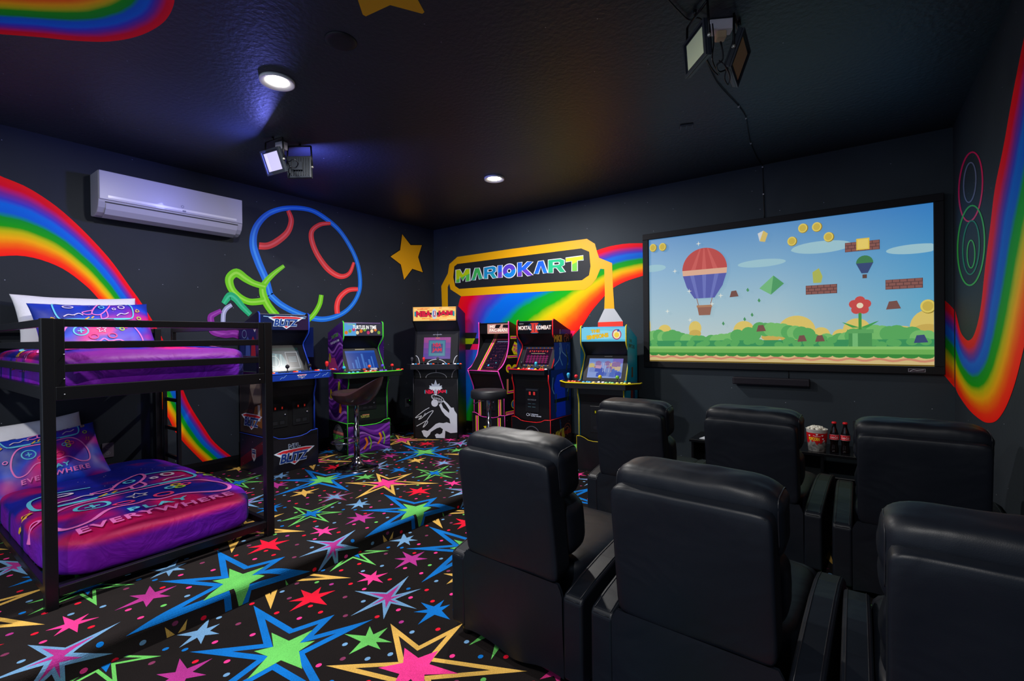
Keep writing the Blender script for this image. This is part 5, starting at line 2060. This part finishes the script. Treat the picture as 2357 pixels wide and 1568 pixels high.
def bar(c, x0, z0, x1, z1):
    c.rect(x0, z0, x1, z1, MYL)
    t = min(abs(x1 - x0), abs(z1 - z0)) * .22
    c.rect(x0 + t, z0 + (t if z1 - z0 < .1 else 0), x1 - t, z1 - (t if z1 - z0 < .1 else 0), MPK)


def mq4(c, w_, h):
    x0 = -w_ * .24
    c.rect(-w_ / 2, 0, w_ / 2, h, M((14, 13, 15), .35))
    c.rect(x0, .0, w_ / 2, h, M((232, 178, 158), .3, 0, .75)).rect(x0 + .012, .01, w_ / 2, h - .014, M((190, 80, 96), .3, 0, .7)).rect(x0 + .016, .014, w_ / 2, h - .018, M((232, 176, 166), .3, 0, .7))
    c.poly([(.0, h * .5), (.03, h * .84), (.10, h * .84), (.07, h * .5)], M((20, 14, 16), .3)).poly([(.12, h * .55), (.13, h * .82), (.2, h * .82), (.2, h * .5)], M((20, 14, 16), .3))
    P_, O_ = M((248, 226, 212), .3, 0, .95), M((170, 40, 90), .3, 0, .5)
    c.text('MS', x0 + .075, h * .68, .036, P_, .08, .05, 0, outline=O_, ow=.05)
    c.text('PAC-MAN', (x0 + w_ / 2) / 2, h * .32, .042, P_, .25, .05, 0, outline=O_, ow=.05)


def sc4(c, w_, L_, scr):
    c.poly([(-w_ * .20, .0), (w_ / 2, 0), (w_ / 2, L_), (-w_ * .20, L_)], M((120, 50, 70), .3, 0, .3))
    bar(c, -w_ * .22, .0, -w_ * .12, L_)
    a0, a1 = -w_ * .06, w_ * .42
    c.rect(a0 - .008, .02, a1 + .008, L_ - .02, M((14, 14, 22), .2))
    c.rect(a0, .025, a1, L_ - .025, M((36, 24, 48), .2, 0, .5))
    rg = random.Random(4)
    for i in range(9):
        for j in range(9):
            x, z = a0 + .01 + (a1 - a0 - .03) * i / 8, .05 + (L_ - .12) * j / 8
            if rg.random() < .75:
                if rg.random() < .5:
                    c.rect(x, z, x + .018, z + .0035, M((130, 70, 110), .2, 0, .5))
                else:
                    c.rect(x, z, x + .0035, z + .018, M((130, 70, 110), .2, 0, .5))
    for x, z, col in ((a0 + .05, .17, (220, 70, 80)), (a1 - .05, .11, (80, 190, 200)), (a0 + .1, .21, (200, 90, 60))):
        c.ell(x, z, .007, .008, M(col, .2, 0, .9), 8)
    c.rect(a0 + .02, L_ - .05, a1 - .03, L_ - .044, M((160, 180, 220), .2, 0, .8)).rect(a0 + .05, .035, a1 - .05, .04, M((200, 60, 90), .2, 0, .8))


def side4(c, s):
    f = lambda a, z0, b_, z1: bar(c, min(a * s, b_ * s), z0, max(a * s, b_ * s), z1)
    f(.14, 1.20, .45, 1.235)
    f(.08, .98, .30, 1.01)
    c.poly([(.16 * s, 1.08), (.22 * s, 1.17), (.36 * s, 1.10), (.34 * s, 1.01), (.2 * s, 1.02)], MYL)
    c.text('MS.', .24 * s, 1.115, .034, MPK, .09, .03, rot=-.3 * s)
    c.text('PAC', .26 * s, 1.06, .045, MPK, .13, .03, rot=-.3 * s)
    for y, z, r_ in ((.10, .86, .055), (.22, .84, .07), (.34, .88, .05), (.2, .75, .05)):
        c.ell(y * s, z, r_, r_ * .9, MYL, 12)
        c.ell(y * s, z, r_ * .6, r_ * .5, MPK, 12)
    f(.06, .60, .09, .74)
    f(.06, .57, .40, .605)
    f(.03, .335, .45, .37)
    c.ell(.2 * s, .44, .06, .05, M((20, 90, 140), .4), 10).ring(.2 * s, .44, .06, .05, .008, MYL, 12)


def front4(root, fp, y, iw):
    c = Canvas((0, y, 0), (1, 0, 0), (0, 0, 1))
    for s in (-1, 1):
        bar(c, s * .145 - .02, .30, s * .145 + .02, .58)
    c.build('front_art', fp, 'pink and yellow vertical stripes')
    coin_door(root, y, .0, .47, .17, .2, (60, 30, 40), 'dark coin door')


def riser4(c, cs, hw):
    for s in (-1, 1):
        bar(c, s * .16 - .022, .004, s * .16 + .022, .30)
    c.poly(star_pts(0, .16, .07, 5, .55), MYL)
    c.poly(star_pts(0, .17, .035, 5, .5), MPK)
    c.text('PAC', 0, .11, .035, MYL, .12, .03)
    c.ring(.06, .05, .03, .02, .008, M((20, 110, 150), .4))


cabinet('pink-trimmed black arcade machine behind the round black stool', (1.335, -.51, 0), 0, .45, (225, 60, 170), (13, 12, 14), .975, up=MP_UP, lo=MP_LO,
        deck=(.80, .838, [(-.205, -.078), (.205, -.078), (.205, .10), (-.205, .10)]), deck_c=(16, 15, 17), rim=(225, 60, 170), deckfront=2, marquee=mq4, my=.135, mh=(1.265, 1.39), screen=sc4, front=front4, side=side4, riser=riser4,
        sticks=[(.03, -.01, (40, 160, 200))], buttons=[(-.12, -.03, (235, 235, 235)), (-.07, -.025, (235, 235, 235)), (.09, -.03, (235, 235, 235)), (.13, -.03, (230, 210, 30)), (.17, -.035, (230, 210, 30))], spk=(.235, 1.20))


# ---- 5 red-trimmed fighting machine, back wall
def mq5(c, w_, h):
    c.rect(-w_ / 2, 0, w_ / 2, h, M((22, 24, 30), .3, 0, .4))
    c.ell(.0, h * .55, .1, .05, M((18, 60, 90), .3, 0, .7), 9)
    c.poly([(-.04, h * .03), (.04, h * .03), (.03, h * .12), (-.03, h * .12)], M((30, 110, 150), .3, 0, .7))
    c.text('II', .0, h * .47, h * .74, M((215, 60, 50), .3, 0, .9), .075, .05)
    c.rect(-.05, h * .80, .05, h * .88, M((215, 60, 50), .3, 0, .9)).rect(-.05, h * .08, .05, h * .16, M((215, 60, 50), .3, 0, .9))
    c.text('MORTAL', -.125, h * .5, h * .34, M((232, 222, 215), .3, 0, 1.0), .17, .03, 0, outline=M((120, 40, 40), .3), ow=.03)
    c.text('KOMBAT', .115, h * .5, h * .34, M((232, 222, 215), .3, 0, 1.0), .19, .03, 0, outline=M((120, 40, 40), .3), ow=.03)
    c.text('MIDWAY', -.17, h * .84, .011, M((190, 190, 195), .3, 0, .8), .06)


def dragon(c, cx, cz, r, col):
    m_ = M(col, .4)
    c.ring(cx, cz, r, r, r * .09, m_, 30, -.6, 4.2)
    c.stroke([(cx - r * .75, cz + r * .35), (cx - r * .3, cz + r * .55), (cx + r * .15, cz + r * .5), (cx + r * .5, cz + r * .2), (cx + r * .15, cz + r * .12), (cx - r * .05, cz - r * .05), (cx + r * .1, cz - r * .35), (cx - .05 * r, cz - r * .7)], r * .12, m_, smooth=3)
    c.stroke([(cx + r * .5, cz + r * .2), (cx + r * .75, cz - r * .0), (cx + r * .55, cz - r * .05)], r * .08, m_)


def sc5(c, w_, L_, scr):
    a = .165
    c.rect(-a - .012, .03, a + .012, L_ - .02, M((90, 70, 90), .3, 0, .4))
    for i in range(14):
        c.rect(-a - .012 + i * .025, L_ - .03, -a + .008 + i * .025, L_ - .02, M([(70, 100, 170), (180, 110, 70)][i % 2], .3, 0, .6)).rect(-a - .012 + i * .025, .03, -a + .008 + i * .025, .04, M([(70, 100, 170), (180, 150, 90)][i % 2], .3, 0, .6))
    c.rect(-a, .042, a, L_ - .034, M((46, 24, 46), .2, 0, .5))
    for x in (-.075, .09):
        c.ring(x, .012, .014, .013, .004, M((200, 130, 50), .3))
    c.rect(-.03, .004, .045, .022, M((50, 52, 56), .4))
    rg = random.Random(8)
    for i in range(7):
        x = -.13 + i * .04
        c.rect(x, .06, x + .022, .16, M((110, 14, 76), .2, 0, .7))
    for j in range(4):
        c.rect(-.14, .075 + .022 * j, .14, .0775 + .022 * j, M((220, 120, 160), .2, 0, .5))
    for i in range(9):
        c.rect(-.12 + i * .028, .195 + .008 * (i % 2), -.105 + i * .028, .215, M((210, 60, 60), .2, 0, .8))
    c.rect(-.09, .175, .09, .18, M((200, 190, 150), .2, 0, .6))


def side5(c, s):
    c.rect(min(.11 * s, .46 * s), .86, max(.11 * s, .46 * s), 1.30, M((22, 74, 160), .4))
    c.rect(min(.035 * s, .46 * s), .33, max(.035 * s, .46 * s), .86, M((18, 56, 120), .4))
    c.poly([(.10 * s, 1.30), (.3 * s, 1.33), (.2 * s, 1.2), (.12 * s, 1.22)], M((50, 24, 70), .4))
    c.poly([(.14 * s, .34), (.34 * s, .34), (.33 * s, .74), (.28 * s, .82), (.16 * s, .80), (.10 * s, .70)], M((10, 72, 235), .4))
    c.poly([(.10 * s, .50), (.42 * s, .50), (.42 * s, .54), (.10 * s, .54)], M((8, 26, 40), .4))
    LT = M((165, 220, 235), .4)
    for P in (((.24, 1.30), (.22, 1.16), (.25, 1.06), (.20, .96), (.10, .90)), ((.24, 1.18), (.28, 1.05), (.40, .98), (.40, .90)), ((.22, 1.1), (.23, .98), (.28, .90)), ((.08, .78), (.06, .66), (.10, .60)), ((.40, .8), (.42, .66), (.38, .6))):
        c.stroke([(y * s, z) for y, z in P], .011, LT)
    for P in (((.36, 1.08), (.40, .95), (.36, .84)), ((.14, .60), (.13, .40)), ((.44, .7), (.38, .5))):
        c.stroke([(y * s, z) for y, z in P], .02, M((78, 92, 40), .4))
    c.rect(min(.10 * s, .46 * s), 1.155, max(.10 * s, .46 * s), 1.25, M((30, 20, 18), .4))
    c.text('MKII', .19 * s, 1.20, .075, M((245, 190, 40), .4), .16, .05)
    dragon(c, .37 * s, 1.20, .05, (235, 120, 60))
    c.ring(.40 * s, 1.08, .03, .05, .006, M((90, 140, 200), .4))


def front5(root, fp, y, iw):
    d = B().box(-.085, .085, y - .008, y, .39, .655, M((20, 21, 24), .35)).build('coin_door', root, bevel=.004, label='black coin door with two red squares')
    c = Canvas((0, y - .0085, 0), (1, 0, 0), (0, 0, 1))
    c.rect(-.075, .63, .075, .648, M((50, 54, 60), .35))
    for x in (-.034, .022):
        c.rect(x - .012, .575, x + .03, .625, M((10, 10, 12), .3)).rect(x - .004, .582, x + .02, .618, M((225, 60, 60), .3, 0, .6))
    c.text('ARCADE1UP', 0, .53, .016, M((120, 125, 130), .4), .11, .02)
    for z in (.485, .45):
        c.rect(-.05, z, -.01, z + .003, M((90, 130, 140), .4)).rect(.005, z, .045, z + .003, M((90, 130, 140), .4))
    c.build('door_art', d)
    c = Canvas((0, y, 0), (1, 0, 0), (0, 0, 1))
    c.ring(-.06, .362, .016, .014, .004, WHT_).stroke([(-.05, .37), (-.035, .35), (-.03, .38)], .004, WHT_)
    c.text('MIDWAY', .03, .37, .014, WHT_, .09, .02).text('CLASSIC ARCADE', .045, .352, .012, WHT_, .13, .02)
    c.build('front_art', fp)


def riser5(c, cs, hw):
    dragon(c, .02, .15, .095, (84, 82, 94))
    for s, q in cs:
        q.rect(min(.01 * s, .45 * s), .004, max(.01 * s, .45 * s), .318, M((48, 18, 28), .4))
        q.poly([(.01 * s, .004), (.3 * s, .004), (.2 * s, .08), (.05 * s, .09)], M((14, 40, 80), .4)).stroke([(.2 * s, .31), (.22 * s, .2), (.19 * s, .1)], .02, M((30, 80, 120), .4))
        q.rect(min(.02 * s, .44 * s), .13, max(.02 * s, .44 * s), .17, M((150, 30, 24), .4))
        q.text('MKII', .17 * s, .14, .11, M((245, 195, 50), .4), .24, .05, rot=.12 * s)
        dragon(q, .36 * s, .17, .075, (185, 80, 40))


def da5(c):
    c.rect(-.22, -.05, .22, .08, M((24, 22, 26), .3))


btn = [(-.13, -.02, (230, 205, 30)), (-.08, .0, (205, 50, 50)), (-.045, .005, (205, 50, 50)), (-.01, .0, (235, 235, 240)), (.02, .005, (40, 80, 190)), (.05, -.015, (40, 80, 190)), (.09, -.03, (230, 205, 30)), (.13, .0, (205, 50, 50)), (.165, .0, (205, 50, 50)), (.2, .0, (235, 235, 240))]
cabinet('red-trimmed arcade machine with a blue lightning side, next to the pink-trimmed one', (1.905, -.50, 0), 0, .475, (235, 25, 30), (14, 24, 48), .975,
        deck=(.812, .868, [(-.226, -.075), (.226, -.075), (.226, .08), (-.226, .08)]), deck_c=(15, 15, 17), rim=(235, 25, 30), deckfront=2, marquee=mq5, screen=sc5, front=front5, side=side5, riser=riser5,
        sticks=[(-.10, -.005, (26, 26, 30), 1), (.085, -.01, (50, 170, 200), 1)], buttons=btn, deck_art=da5)


# ---- 6 yellow-trimmed machine, back wall
def mq6(c, w_, h):
    c.rect(-w_ / 2, 0, w_ / 2, h, M((120, 205, 232), .3, 0, .85)).rect(-w_ / 2, 0, w_ / 2, h * .14, M((80, 180, 215), .3, 0, .85)).ell(0, h * .5, w_ * .3, h * .3, M((150, 218, 238), .3, 0, .85))
    Y_, O_ = M((236, 190, 30), .3, 0, .9), M((120, 80, 20), .3, 0, .4)
    c.text('THE', -.075, h * .76, .032, Y_, .09, .06, 0, outline=O_, ow=.02, rot=.05)
    c.text('SIMPSONS', -.055, h * .38, .042, Y_, .22, .06, 0, outline=O_, ow=.02, rot=.12)
    c.ell(.135, h * .5, .045, .05, M((176, 50, 110), .3, 0, .8)).ell(.135, h * .5, .036, .041, M((235, 225, 190), .3, 0, .9)).ell(.135, h * .46, .024, .026, M((240, 208, 70), .3, 0, .9))
    c.rect(.14, h * .7, .16, h * .86, M((50, 90, 190), .3, 0, .8))


def sc6(c, w_, L_, scr):
    a = .17
    z0, z1 = .03, L_ - .035
    c.rect(-a, z0, a, z1, M((130, 150, 205), .2, 0, .85))
    c.rect(-a, z1 - .04, a, z1 - .003, M((112, 140, 200), .2, 0, .85)).rect(.07, z1 - .05, a, z1, M((120, 110, 190), .2, 0, .8))
    rg = random.Random(6)
    for i in range(30):
        x, z = rg.uniform(-a + .03, a - .03), rg.uniform(z0 + .03, z1 - .05)
        col = rg.choice([(196, 180, 120), (200, 178, 150), (170, 130, 120), (190, 150, 180), (140, 110, 160)]) if z > z0 + .09 else rg.choice([(84, 110, 190), (70, 90, 180), (120, 140, 200)])
        c.poly([(x - .03, z - .02), (x + .025, z - .025), (x + .03, z + .015), (x, z + .028), (x - .028, z + .018)], M(col, .2, 0, .75))
    for x in (-.02, .0, .04):
        c.rect(x, z0 + .06, x + .003, z1 - .05, M((200, 205, 215), .2, 0, .8))
    c.rect(-.02, L_ - .02, .06, L_ - .008, M((90, 88, 84), .3))


def side6(c, s):
    c.rect(min(.11 * s, .46 * s), .86, max(.11 * s, .46 * s), 1.30, M((10, 160, 215), .4))
    c.rect(min(.035 * s, .46 * s), .33, max(.035 * s, .46 * s), .86, M((10, 150, 200), .4))
    c.poly([(.10 * s, 1.30), (.18 * s, 1.37), (.46 * s, 1.28), (.46 * s, 1.2)], M((10, 160, 215), .4))
    c.text('THE', .22 * s, 1.26, .03, M((60, 30, 40), .4), .09, .02, rot=-.1 * s)
    c.text('SIMPSONS', .26 * s, 1.205, .04, M((60, 30, 40), .4), .22, .02, rot=-.1 * s)
    c.poly([(.24 * s, .9), (.3 * s, .9), (.3 * s, 1.0), (.25 * s, 1.0)], M((120, 80, 60), .4))
    c.poly([(.2 * s, .62), (.28 * s, .62), (.3 * s, .80), (.22 * s, .82)], M((150, 50, 40), .4)).poly([(.30 * s, .60), (.36 * s, .62), (.36 * s, .8), (.3 * s, .8)], M((30, 40, 100), .4))


def front6(root, fp, y, iw):
    coin_door(root, y, -.03, .50, .17, .26, (200, 190, 30))
    c = Canvas((0, y, 0), (1, 0, 0), (0, 0, 1))
    for i in range(5):
        c.ring(.09, .61, .012 + .0, .012, .003, M((60, 62, 66), .4), 12)
    c.build('front_art', fp)


btn = [(-.27 + .03 * i, -.105 + .014 * (i % 2), (235, 80, 50)) for i in range(4)] + [(-.12 + .03 * i, -.12 + .02 * (i % 2), (50, 150, 210)) for i in range(3)] + [(-.02, -.125, (235, 200, 120)), (.02, -.09, (235, 235, 240)), (.06, -.095, (235, 235, 240))] + \
      [(.10 + .03 * i, -.125 + .02 * (i % 2), (130, 200, 120)) for i in range(3)] + [(.2 + .035 * i, -.12 + .02 * (i % 2), (225, 220, 90)) for i in range(4)]
cabinet('teal-sided arcade machine with yellow edge trim beside the projection screen', (2.765, -.60, -HR), math.radians(7), .465, (232, 205, 10), (10, 150, 200), .985,
        deck=(.815, .872, deck4(.385)), deck_c=(18, 18, 20), rim=(232, 205, 10), deckfront=6, marquee=mq6, screen=sc6, front=front6, side=side6, riser=lambda c, cs, hw: None,
        sticks=[(-.29, -.07, (50, 165, 215), 1), (-.20, -.10, (220, 40, 50)), (.03, -.09, (230, 200, 20)), (.19, -.08, (120, 190, 60))], buttons=btn)


# ================================================================== STOOLS
def gas_stool(loc, rz, label, round_=False, zs=.62, brown=(52, 32, 34)):
    r = empty('bar_stool', loc, rz, label, 'stool')
    ch = M((150, 148, 155), .14, 1)
    B().lathe([(.195, 0), (.195, .006), (.18, .016), (.12, .030), (.06, .05), (.034, .085), (.030, .11), (.001, .11)], ch, 48).build('base', r, label='round chrome trumpet base')
    B().lathe([(.027, .105), (.027, zs * .62), (.021, zs * .63), (.021, zs - .03), (.03, zs - .025), (.03, zs - .01), (.001, zs - .01)], ch, 24).build('gas_column', r)
    # footrest: bent ring in front
    P = [(.024, -.0, .25), (.10, -.02, .25), (.135, -.09, .25), (.12, -.17, .25), (.06, -.21, .25), (-.06, -.21, .25), (-.12, -.17, .25), (-.135, -.09, .25), (-.10, -.02, .25), (-.024, 0, .25)]
    B().tube(spline(P, 4), .0085, ch, 8).build('footrest', r)
    B().tube([(.02, .0, zs - .03), (.08, .04, zs - .04), (.15, .06, zs - .07), (.17, .065, zs - .07)], .005, ch, 6).build('height_lever', r)
    if round_:
        lm = M((27, 28, 32), .45, bump=(300, .1))
        B().lathe([(.06, zs - .012), (.168, zs - .008), (.176, zs + .0), (.178, zs + .012), (.176, zs + .06), (.165, zs + .074), (.12, zs + .08), (.001, zs + .082)], lm, 48).build('seat', r, label='round black padded seat')
    else:
        lm = M(brown, .36, coat=.1, bump=(9, .1))
        b = B()
        n, k = 40, 7

        def S(a, t, up):
            """scooped seat: rim rises towards the back"""
            bk = max(0, sin(a))
            R_ = .225 + .03 * bk
            x, y = R_ * t * cos(a), R_ * t * sin(a) * .96
            z = zs + .02 + (.02 + .15 * bk ** 1.5) * t ** 3 + .03 * t * t
            return Vector((x, y, z + (.05 * (1 - t ** 6) ** .5 if up else -.06 * (1 - t ** 4) ** .5)))
        for up in (0, 1):
            b.grid(lambda i, j: S(2 * pi * i, .02 + .98 * j, up), n, 14, lm)
        b.build('seat', r, label='scooped brown seat with a low back')
    return r


gas_stool((.996, -2.013, 0), math.radians(-60), 'brown scoop-seat bar stool with a chrome base in front of the purple-sided arcade machine')
gas_stool((1.79, -1.06, 0), math.radians(170), 'round black bar stool with a chrome column in front of the pink-trimmed arcade machine', True, .60)

# ================================================================== RECLINERS
def make_recliner(label):
    """faces +y; origin on the floor under the rear edge; about .64 wide"""
    r = empty('recliner', (0, 0, 0), 0, label, 'recliner', 'black leather cinema recliners in two rows')
    W2, AT = .32, .078
    # arms: sloping up from the back, rounded at the front
    arm = [(0, .055), (0, .345), (.012, .362), (.10, .385), (.25, .415), (.40, .437), (.52, .44), (.62, .425), (.69, .385), (.725, .32), (.735, .2), (.73, .055)]
    for s in (-1, 1):
        x0, x1 = (W2 - AT, W2) if s > 0 else (-W2, -W2 + AT)
        a = B().prism(arm, 'x', x0, x1, LEATHER).build('armrest', r, bevel=.016, seg=3)
        b = B()
        for xx in (x0 + .012, x1 - .012):
            b.tube([(xx, y - (.002 if i == 0 else 0), z + (.001 if i else 0)) for i, (y, z) in enumerate(arm[2:9])], .0016, M((30, 31, 36), .4), 5)
        b.tube([(x0 + .012, -.001, .35), (x1 - .012, -.001, .35)], .0016, M((30, 31, 36), .4), 5)
        b.build('seam', a)
    # skirt under the back
    b = B()

    def sk(i, j):
        x = (-1 + 2 * i) * (.242 - .018 * max(0, j - .9) * 10)
        z = .045 + .345 * j + (.012 * sin(i * 9) * (1 - j) if j < .2 else 0)
        y = .012 - .004 * j + .012 * noise.noise(Vector((x * 7, z * 5, 2))) * (1 - j)
        return Vector((x, y - .012, z))
    b.grid(sk, 20, 16, LEATHER)
    b.grid(lambda i, j: sk(1 - i, j) + Vector((0, .012, 0)), 20, 16, LEATHER)
    b.build('back_skirt', r, fix=False)
    # seat and footrest
    b = B()
    b.sbox((0, .42, .335), (.243, .30, .085), 6, LEATHER, 14)
    b.build('seat_cushion', r)
    b = B().box(-.24, .24, .03, .70, .07, .27, LEATHER)
    b.build('base_frame', r, bevel=.01)
    b = B().sbox((0, .722, .24), (.24, .035, .15), 7, LEATHER, 10)
    b.build('footrest', r)
    # tilted back shell
    T = Matrix.Translation((0, 0, .385)) @ Matrix.Rotation(.115, 4, 'X')
    b = B()

    def shell(i, j):
        x = (-1 + 2 * i) * .222
        z = .455 * j
        return Vector((x, -.004 + .008 * noise.noise(Vector((x * 4, z * 4, 5))), z))
    # box with a soft rear face
    b.sbox((0, .045, .222), (.222, .048, .226), 16, LEATHER, 20, T, fn=lambda q, r_: Vector((r_[0], r_[1] + (.009 * noise.noise(Vector((r_[0] * 5, r_[2] * 4, 5))) if q[1] < 0 else 0), r_[2])))
    b.build('back_shell', r, bevel=0)
    b = B()
    b.tube([(-.206, .003, .437), (.206, .003, .437)], .0022, M((26, 28, 33), .4), 5, T=T)
    b.build('back_seam', r)
    # cushions on the front of the back
    def puff(q, r_):
        return Vector((r_[0] * (1 + .03 * noise.noise(Vector((q[0] * 2, q[2] * 3, 1)))), r_[1], r_[2] + .004 * noise.noise(Vector((q[0] * 3, q[1] * 2, 4)))))
    b = B().sbox((0, .122, .385), (.236, .085, .118), 5, LEATHER, 18, T, fn=puff)
    b.build('head_cushion', r)
    for s in (-1, 1):
        kq = (1 - (.224 / .236) ** 5) ** .2
        P = [(s * .2245, .122 + .0852 * kq * math.copysign(abs(cos(a)) ** .4, cos(a)), .385 + .1182 * kq * math.copysign(abs(sin(a)) ** .4, sin(a))) for a in [pi * (-.2 + 1.3 * k / 30) for k in range(31)]]
        B().tube(P, .0018, M((28, 29, 34), .35), 5, T=T).build('cushion_piping', r)
    b = B().sbox((0, .155, .155), (.232, .095, .135), 3.6, LEATHER, 18, T, fn=puff)
    b.build('lumbar_cushion', r)
    for x in (-.27, .27):
        for y in (.05, .67):
            B().lathe([(.018, 0), (.024, .01), (.026, .056), (.001, .056)], M((14, 13, 13), .4), 12).build('foot', r, loc=(x, y, 0))
    return r


rc = make_recliner('recliner at the left end of the row nearer the camera')
rc.location = (3.617, -3.227, -HR)
rc.rotation_euler = (0, 0, -.066)
rc.scale = (1.03, 1, 1)
for x, y, a, sx, kz, lb in ((4.313, -3.26, -.055, 1.06, .967, 'recliner in the middle of the row nearer the camera'), (4.984, -3.385, .0, .935, .984, 'recliner at the right end of the nearer row, cut off by the picture edge'),
                            (3.562, -1.84, -.045, 1.0, .97, 'recliner at the left end of the row nearer the projection screen'), (4.236, -1.78, -.06, 1.06, .965, 'middle recliner of the row nearer the projection screen, between two others'),
                            (4.955, -1.91, -.006, 1.04, .974, 'recliner at the right end of the row nearer the projection screen')):
    o = copy_tree(rc, loc=(x, y, -HR), rz=a, label=lb)
    o.scale = (sx, 1, kz)


# ================================================================== MEDIA TABLE WITH SNACKS
TZ = .285


def media_table():
    r = empty('media_table', (4.3, -.27, -HR), 0, 'low glossy black media table under the projection screen', 'table')
    m_ = M((13, 14, 17), .2)
    h = TZ + HR
    B().box(-.76, .76, -.20, .20, h - .022, h, m_).build('table_top', r, bevel=.002)
    for x in (-.745, .20, .725):
        B().box(x, x + .02, -.19, .19, 0, h - .0225, m_).build('side_board', r, bevel=.002)
    B().box(-.7245, .7245, -.18, .18, .10, .118, m_).build('shelf', r)
    B().box(-.7245, .1995, .165, .18, .1185, h - .023, M((20, 24, 28), .4)).build('back_board', r)
    return r


media_table()
p = on('z', TZ, 1612, 1003)
o = B().prism([(-.05, -.08), (.10, -.10), (.11, .06), (-.02, .09)], 'z', 0, .003, M((205, 208, 216), .5)).build('paper_sheet', label='white sheet lying on the left end of the low black table', cat='paper', loc=(3.66, -.33, TZ + .0005))


def bucket():
    x, y = 4.472, -.36
    r = empty('popcorn_bucket', (x, y, TZ), 0, 'red and white popcorn bucket full of popcorn on the low black table', 'popcorn bucket')
    h, r0, r1 = .165, .057, .072
    f = lambda z: r0 + (r1 - r0) * z / h
    wh, rd = M((215, 212, 205), .5), M((190, 12, 22), .4)
    prof = [(.001, 0), (r0, 0), (f(h), h), (f(h) + .002, h + .002), (f(h) - .003, h + .002), (f(h * .8) - .003, h * .8), (.001, h * .8)]
    B().lathe(prof, wh, 40).build('tub', r)
    c = Canvas((0, 0, 0), (1, 0, 0), (0, 0, 1), .0004, .00012, fn=None)
    a0 = math.atan2(CAM.y - y, CAM.x - x)
    c.fn = lambda u, v, hh: Vector(((f(v) + hh) * cos(a0 + u / .065), (f(v) + hh) * sin(a0 + u / .065), v))
    n = 48
    zb = lambda u: .068 + .012 * sin(u * 60) + .010 * sin(u * 23 + 1)
    top = [(-.2 + .4 * i / n, .140) for i in range(n + 1)]
    bot = [(-.2 + .4 * i / n, zb(i / 5)) for i in range(n + 1)]
    c.raw(top + bot, [(i, n + 1 + i, n + 2 + i, i + 1) for i in range(n)], rd)
    c.text('Popped', .0, .118, .012, M((235, 190, 190), .5), .05, .01, .2)
    c.text('POPCORN', -.02, .095, .026, M((240, 205, 40), .4), .075, .035)
    for u, v in ((.035, .125), (.0, .132), (-.05, .12), (.05, .085), (.04, .10)):
        c.ell(u - .003, v, .004, .004, WHITE, 8).ell(u + .003, v, .004, .004, WHITE, 8).poly([(u - .006, v), (u + .006, v), (u, v - .008)], WHITE)
    rg = random.Random(3)
    for _ in range(70):
        u, v = rg.uniform(-.09, .09), rg.uniform(.008, .07)
        c.ring(u, v, .006, .0055, .0012, M((60, 58, 56), .5), 8)
    c.build('label_print', r, 'red band with yellow lettering')
    b = B()
    for _ in range(70):
        a, q = rg.random() * 2 * pi, (rg.random() ** .5) * .06
        z = h - .005 + .028 * (1 - (q / .062) ** 2) * rg.uniform(.6, 1)
        s_ = rg.uniform(.008, .012)
        b.sbox((q * cos(a), q * sin(a), z), (s_, s_ * rg.uniform(.7, 1.2), s_), 1.7 + rg.random(), M((225, 220, 205), .7), 2, fn=lambda q_, r_: r_ * (1 + .35 * noise.noise(Vector(q_) * 3)))
    b.build('popcorn', r, kind='stuff')
    return r


bucket()


def bottle(x, y, label):
    r = empty('soda_bottle', (x, y, TZ), 0, label, 'bottle', 'pair of glass soda bottles on the low table')
    pr = [(.001, 0), (.027, 0), (.030, .006), (.029, .03), (.025, .055), (.0245, .07), (.029, .095), (.0305, .115), (.029, .135), (.022, .165), (.0145, .19), (.0125, .21), (.014, .215), (.014, .22), (.001, .22)]
    B().lathe(pr, M((16, 8, 8), .06, coat=.6), 32).build('glass', r, label='dark glass full of cola')
    B().lathe([(.0145, .216), (.0165, .218), (.0155, .228), (.012, .231), (.001, .231)], M((215, 30, 40), .3), 24).build('cap', r, label='red crown cap')
    a0 = math.atan2(CAM.y - y, CAM.x - x)
    c = Canvas((0, 0, 0), (1, 0, 0), (0, 0, 1), .0006, .0002, fn=lambda u, v, hh: Vector(((.031 + hh) * cos(a0 + u / .031), (.031 + hh) * sin(a0 + u / .031), v)))
    n = 24
    P = [(-.044 + .088 * i / n, .136) for i in range(n + 1)] + [(-.044 + .088 * i / n, .098) for i in range(n + 1)]
    c.raw(P, [(i, n + 1 + i, n + 2 + i, i + 1) for i in range(n)], M((205, 20, 35), .4))
    for v in (.1345, .0985):
        c.stroke([(-.042 + .084 * i / n, v) for i in range(n + 1)], .0014, M((235, 200, 205), .4))
    c.text('Coca-Cola', 0, .117, .019, M((245, 235, 235), .4), .052, .0, .35)
    c.build('label', r, 'red paper label')


bottle(4.583, -.36, 'left cola bottle of the pair, next to the popcorn bucket')
bottle(4.652, -.355, 'right cola bottle of the pair, next to the black frame')
r = empty('picture_frame', (4.80, -.30, TZ), 0, 'black framed panel leaning beside the cola bottles, half behind a recliner', 'frame')
T = Matrix.Rotation(-.12, 4, 'X')
B().box(-.10, .10, -.008, .008, 0, .235, M((14, 15, 19), .3), T).build('frame', r, bevel=.002)
B().box(-.088, .088, -.0095, -.0082, .012, .223, M((34, 38, 48), .15), T).build('glass_panel', r)
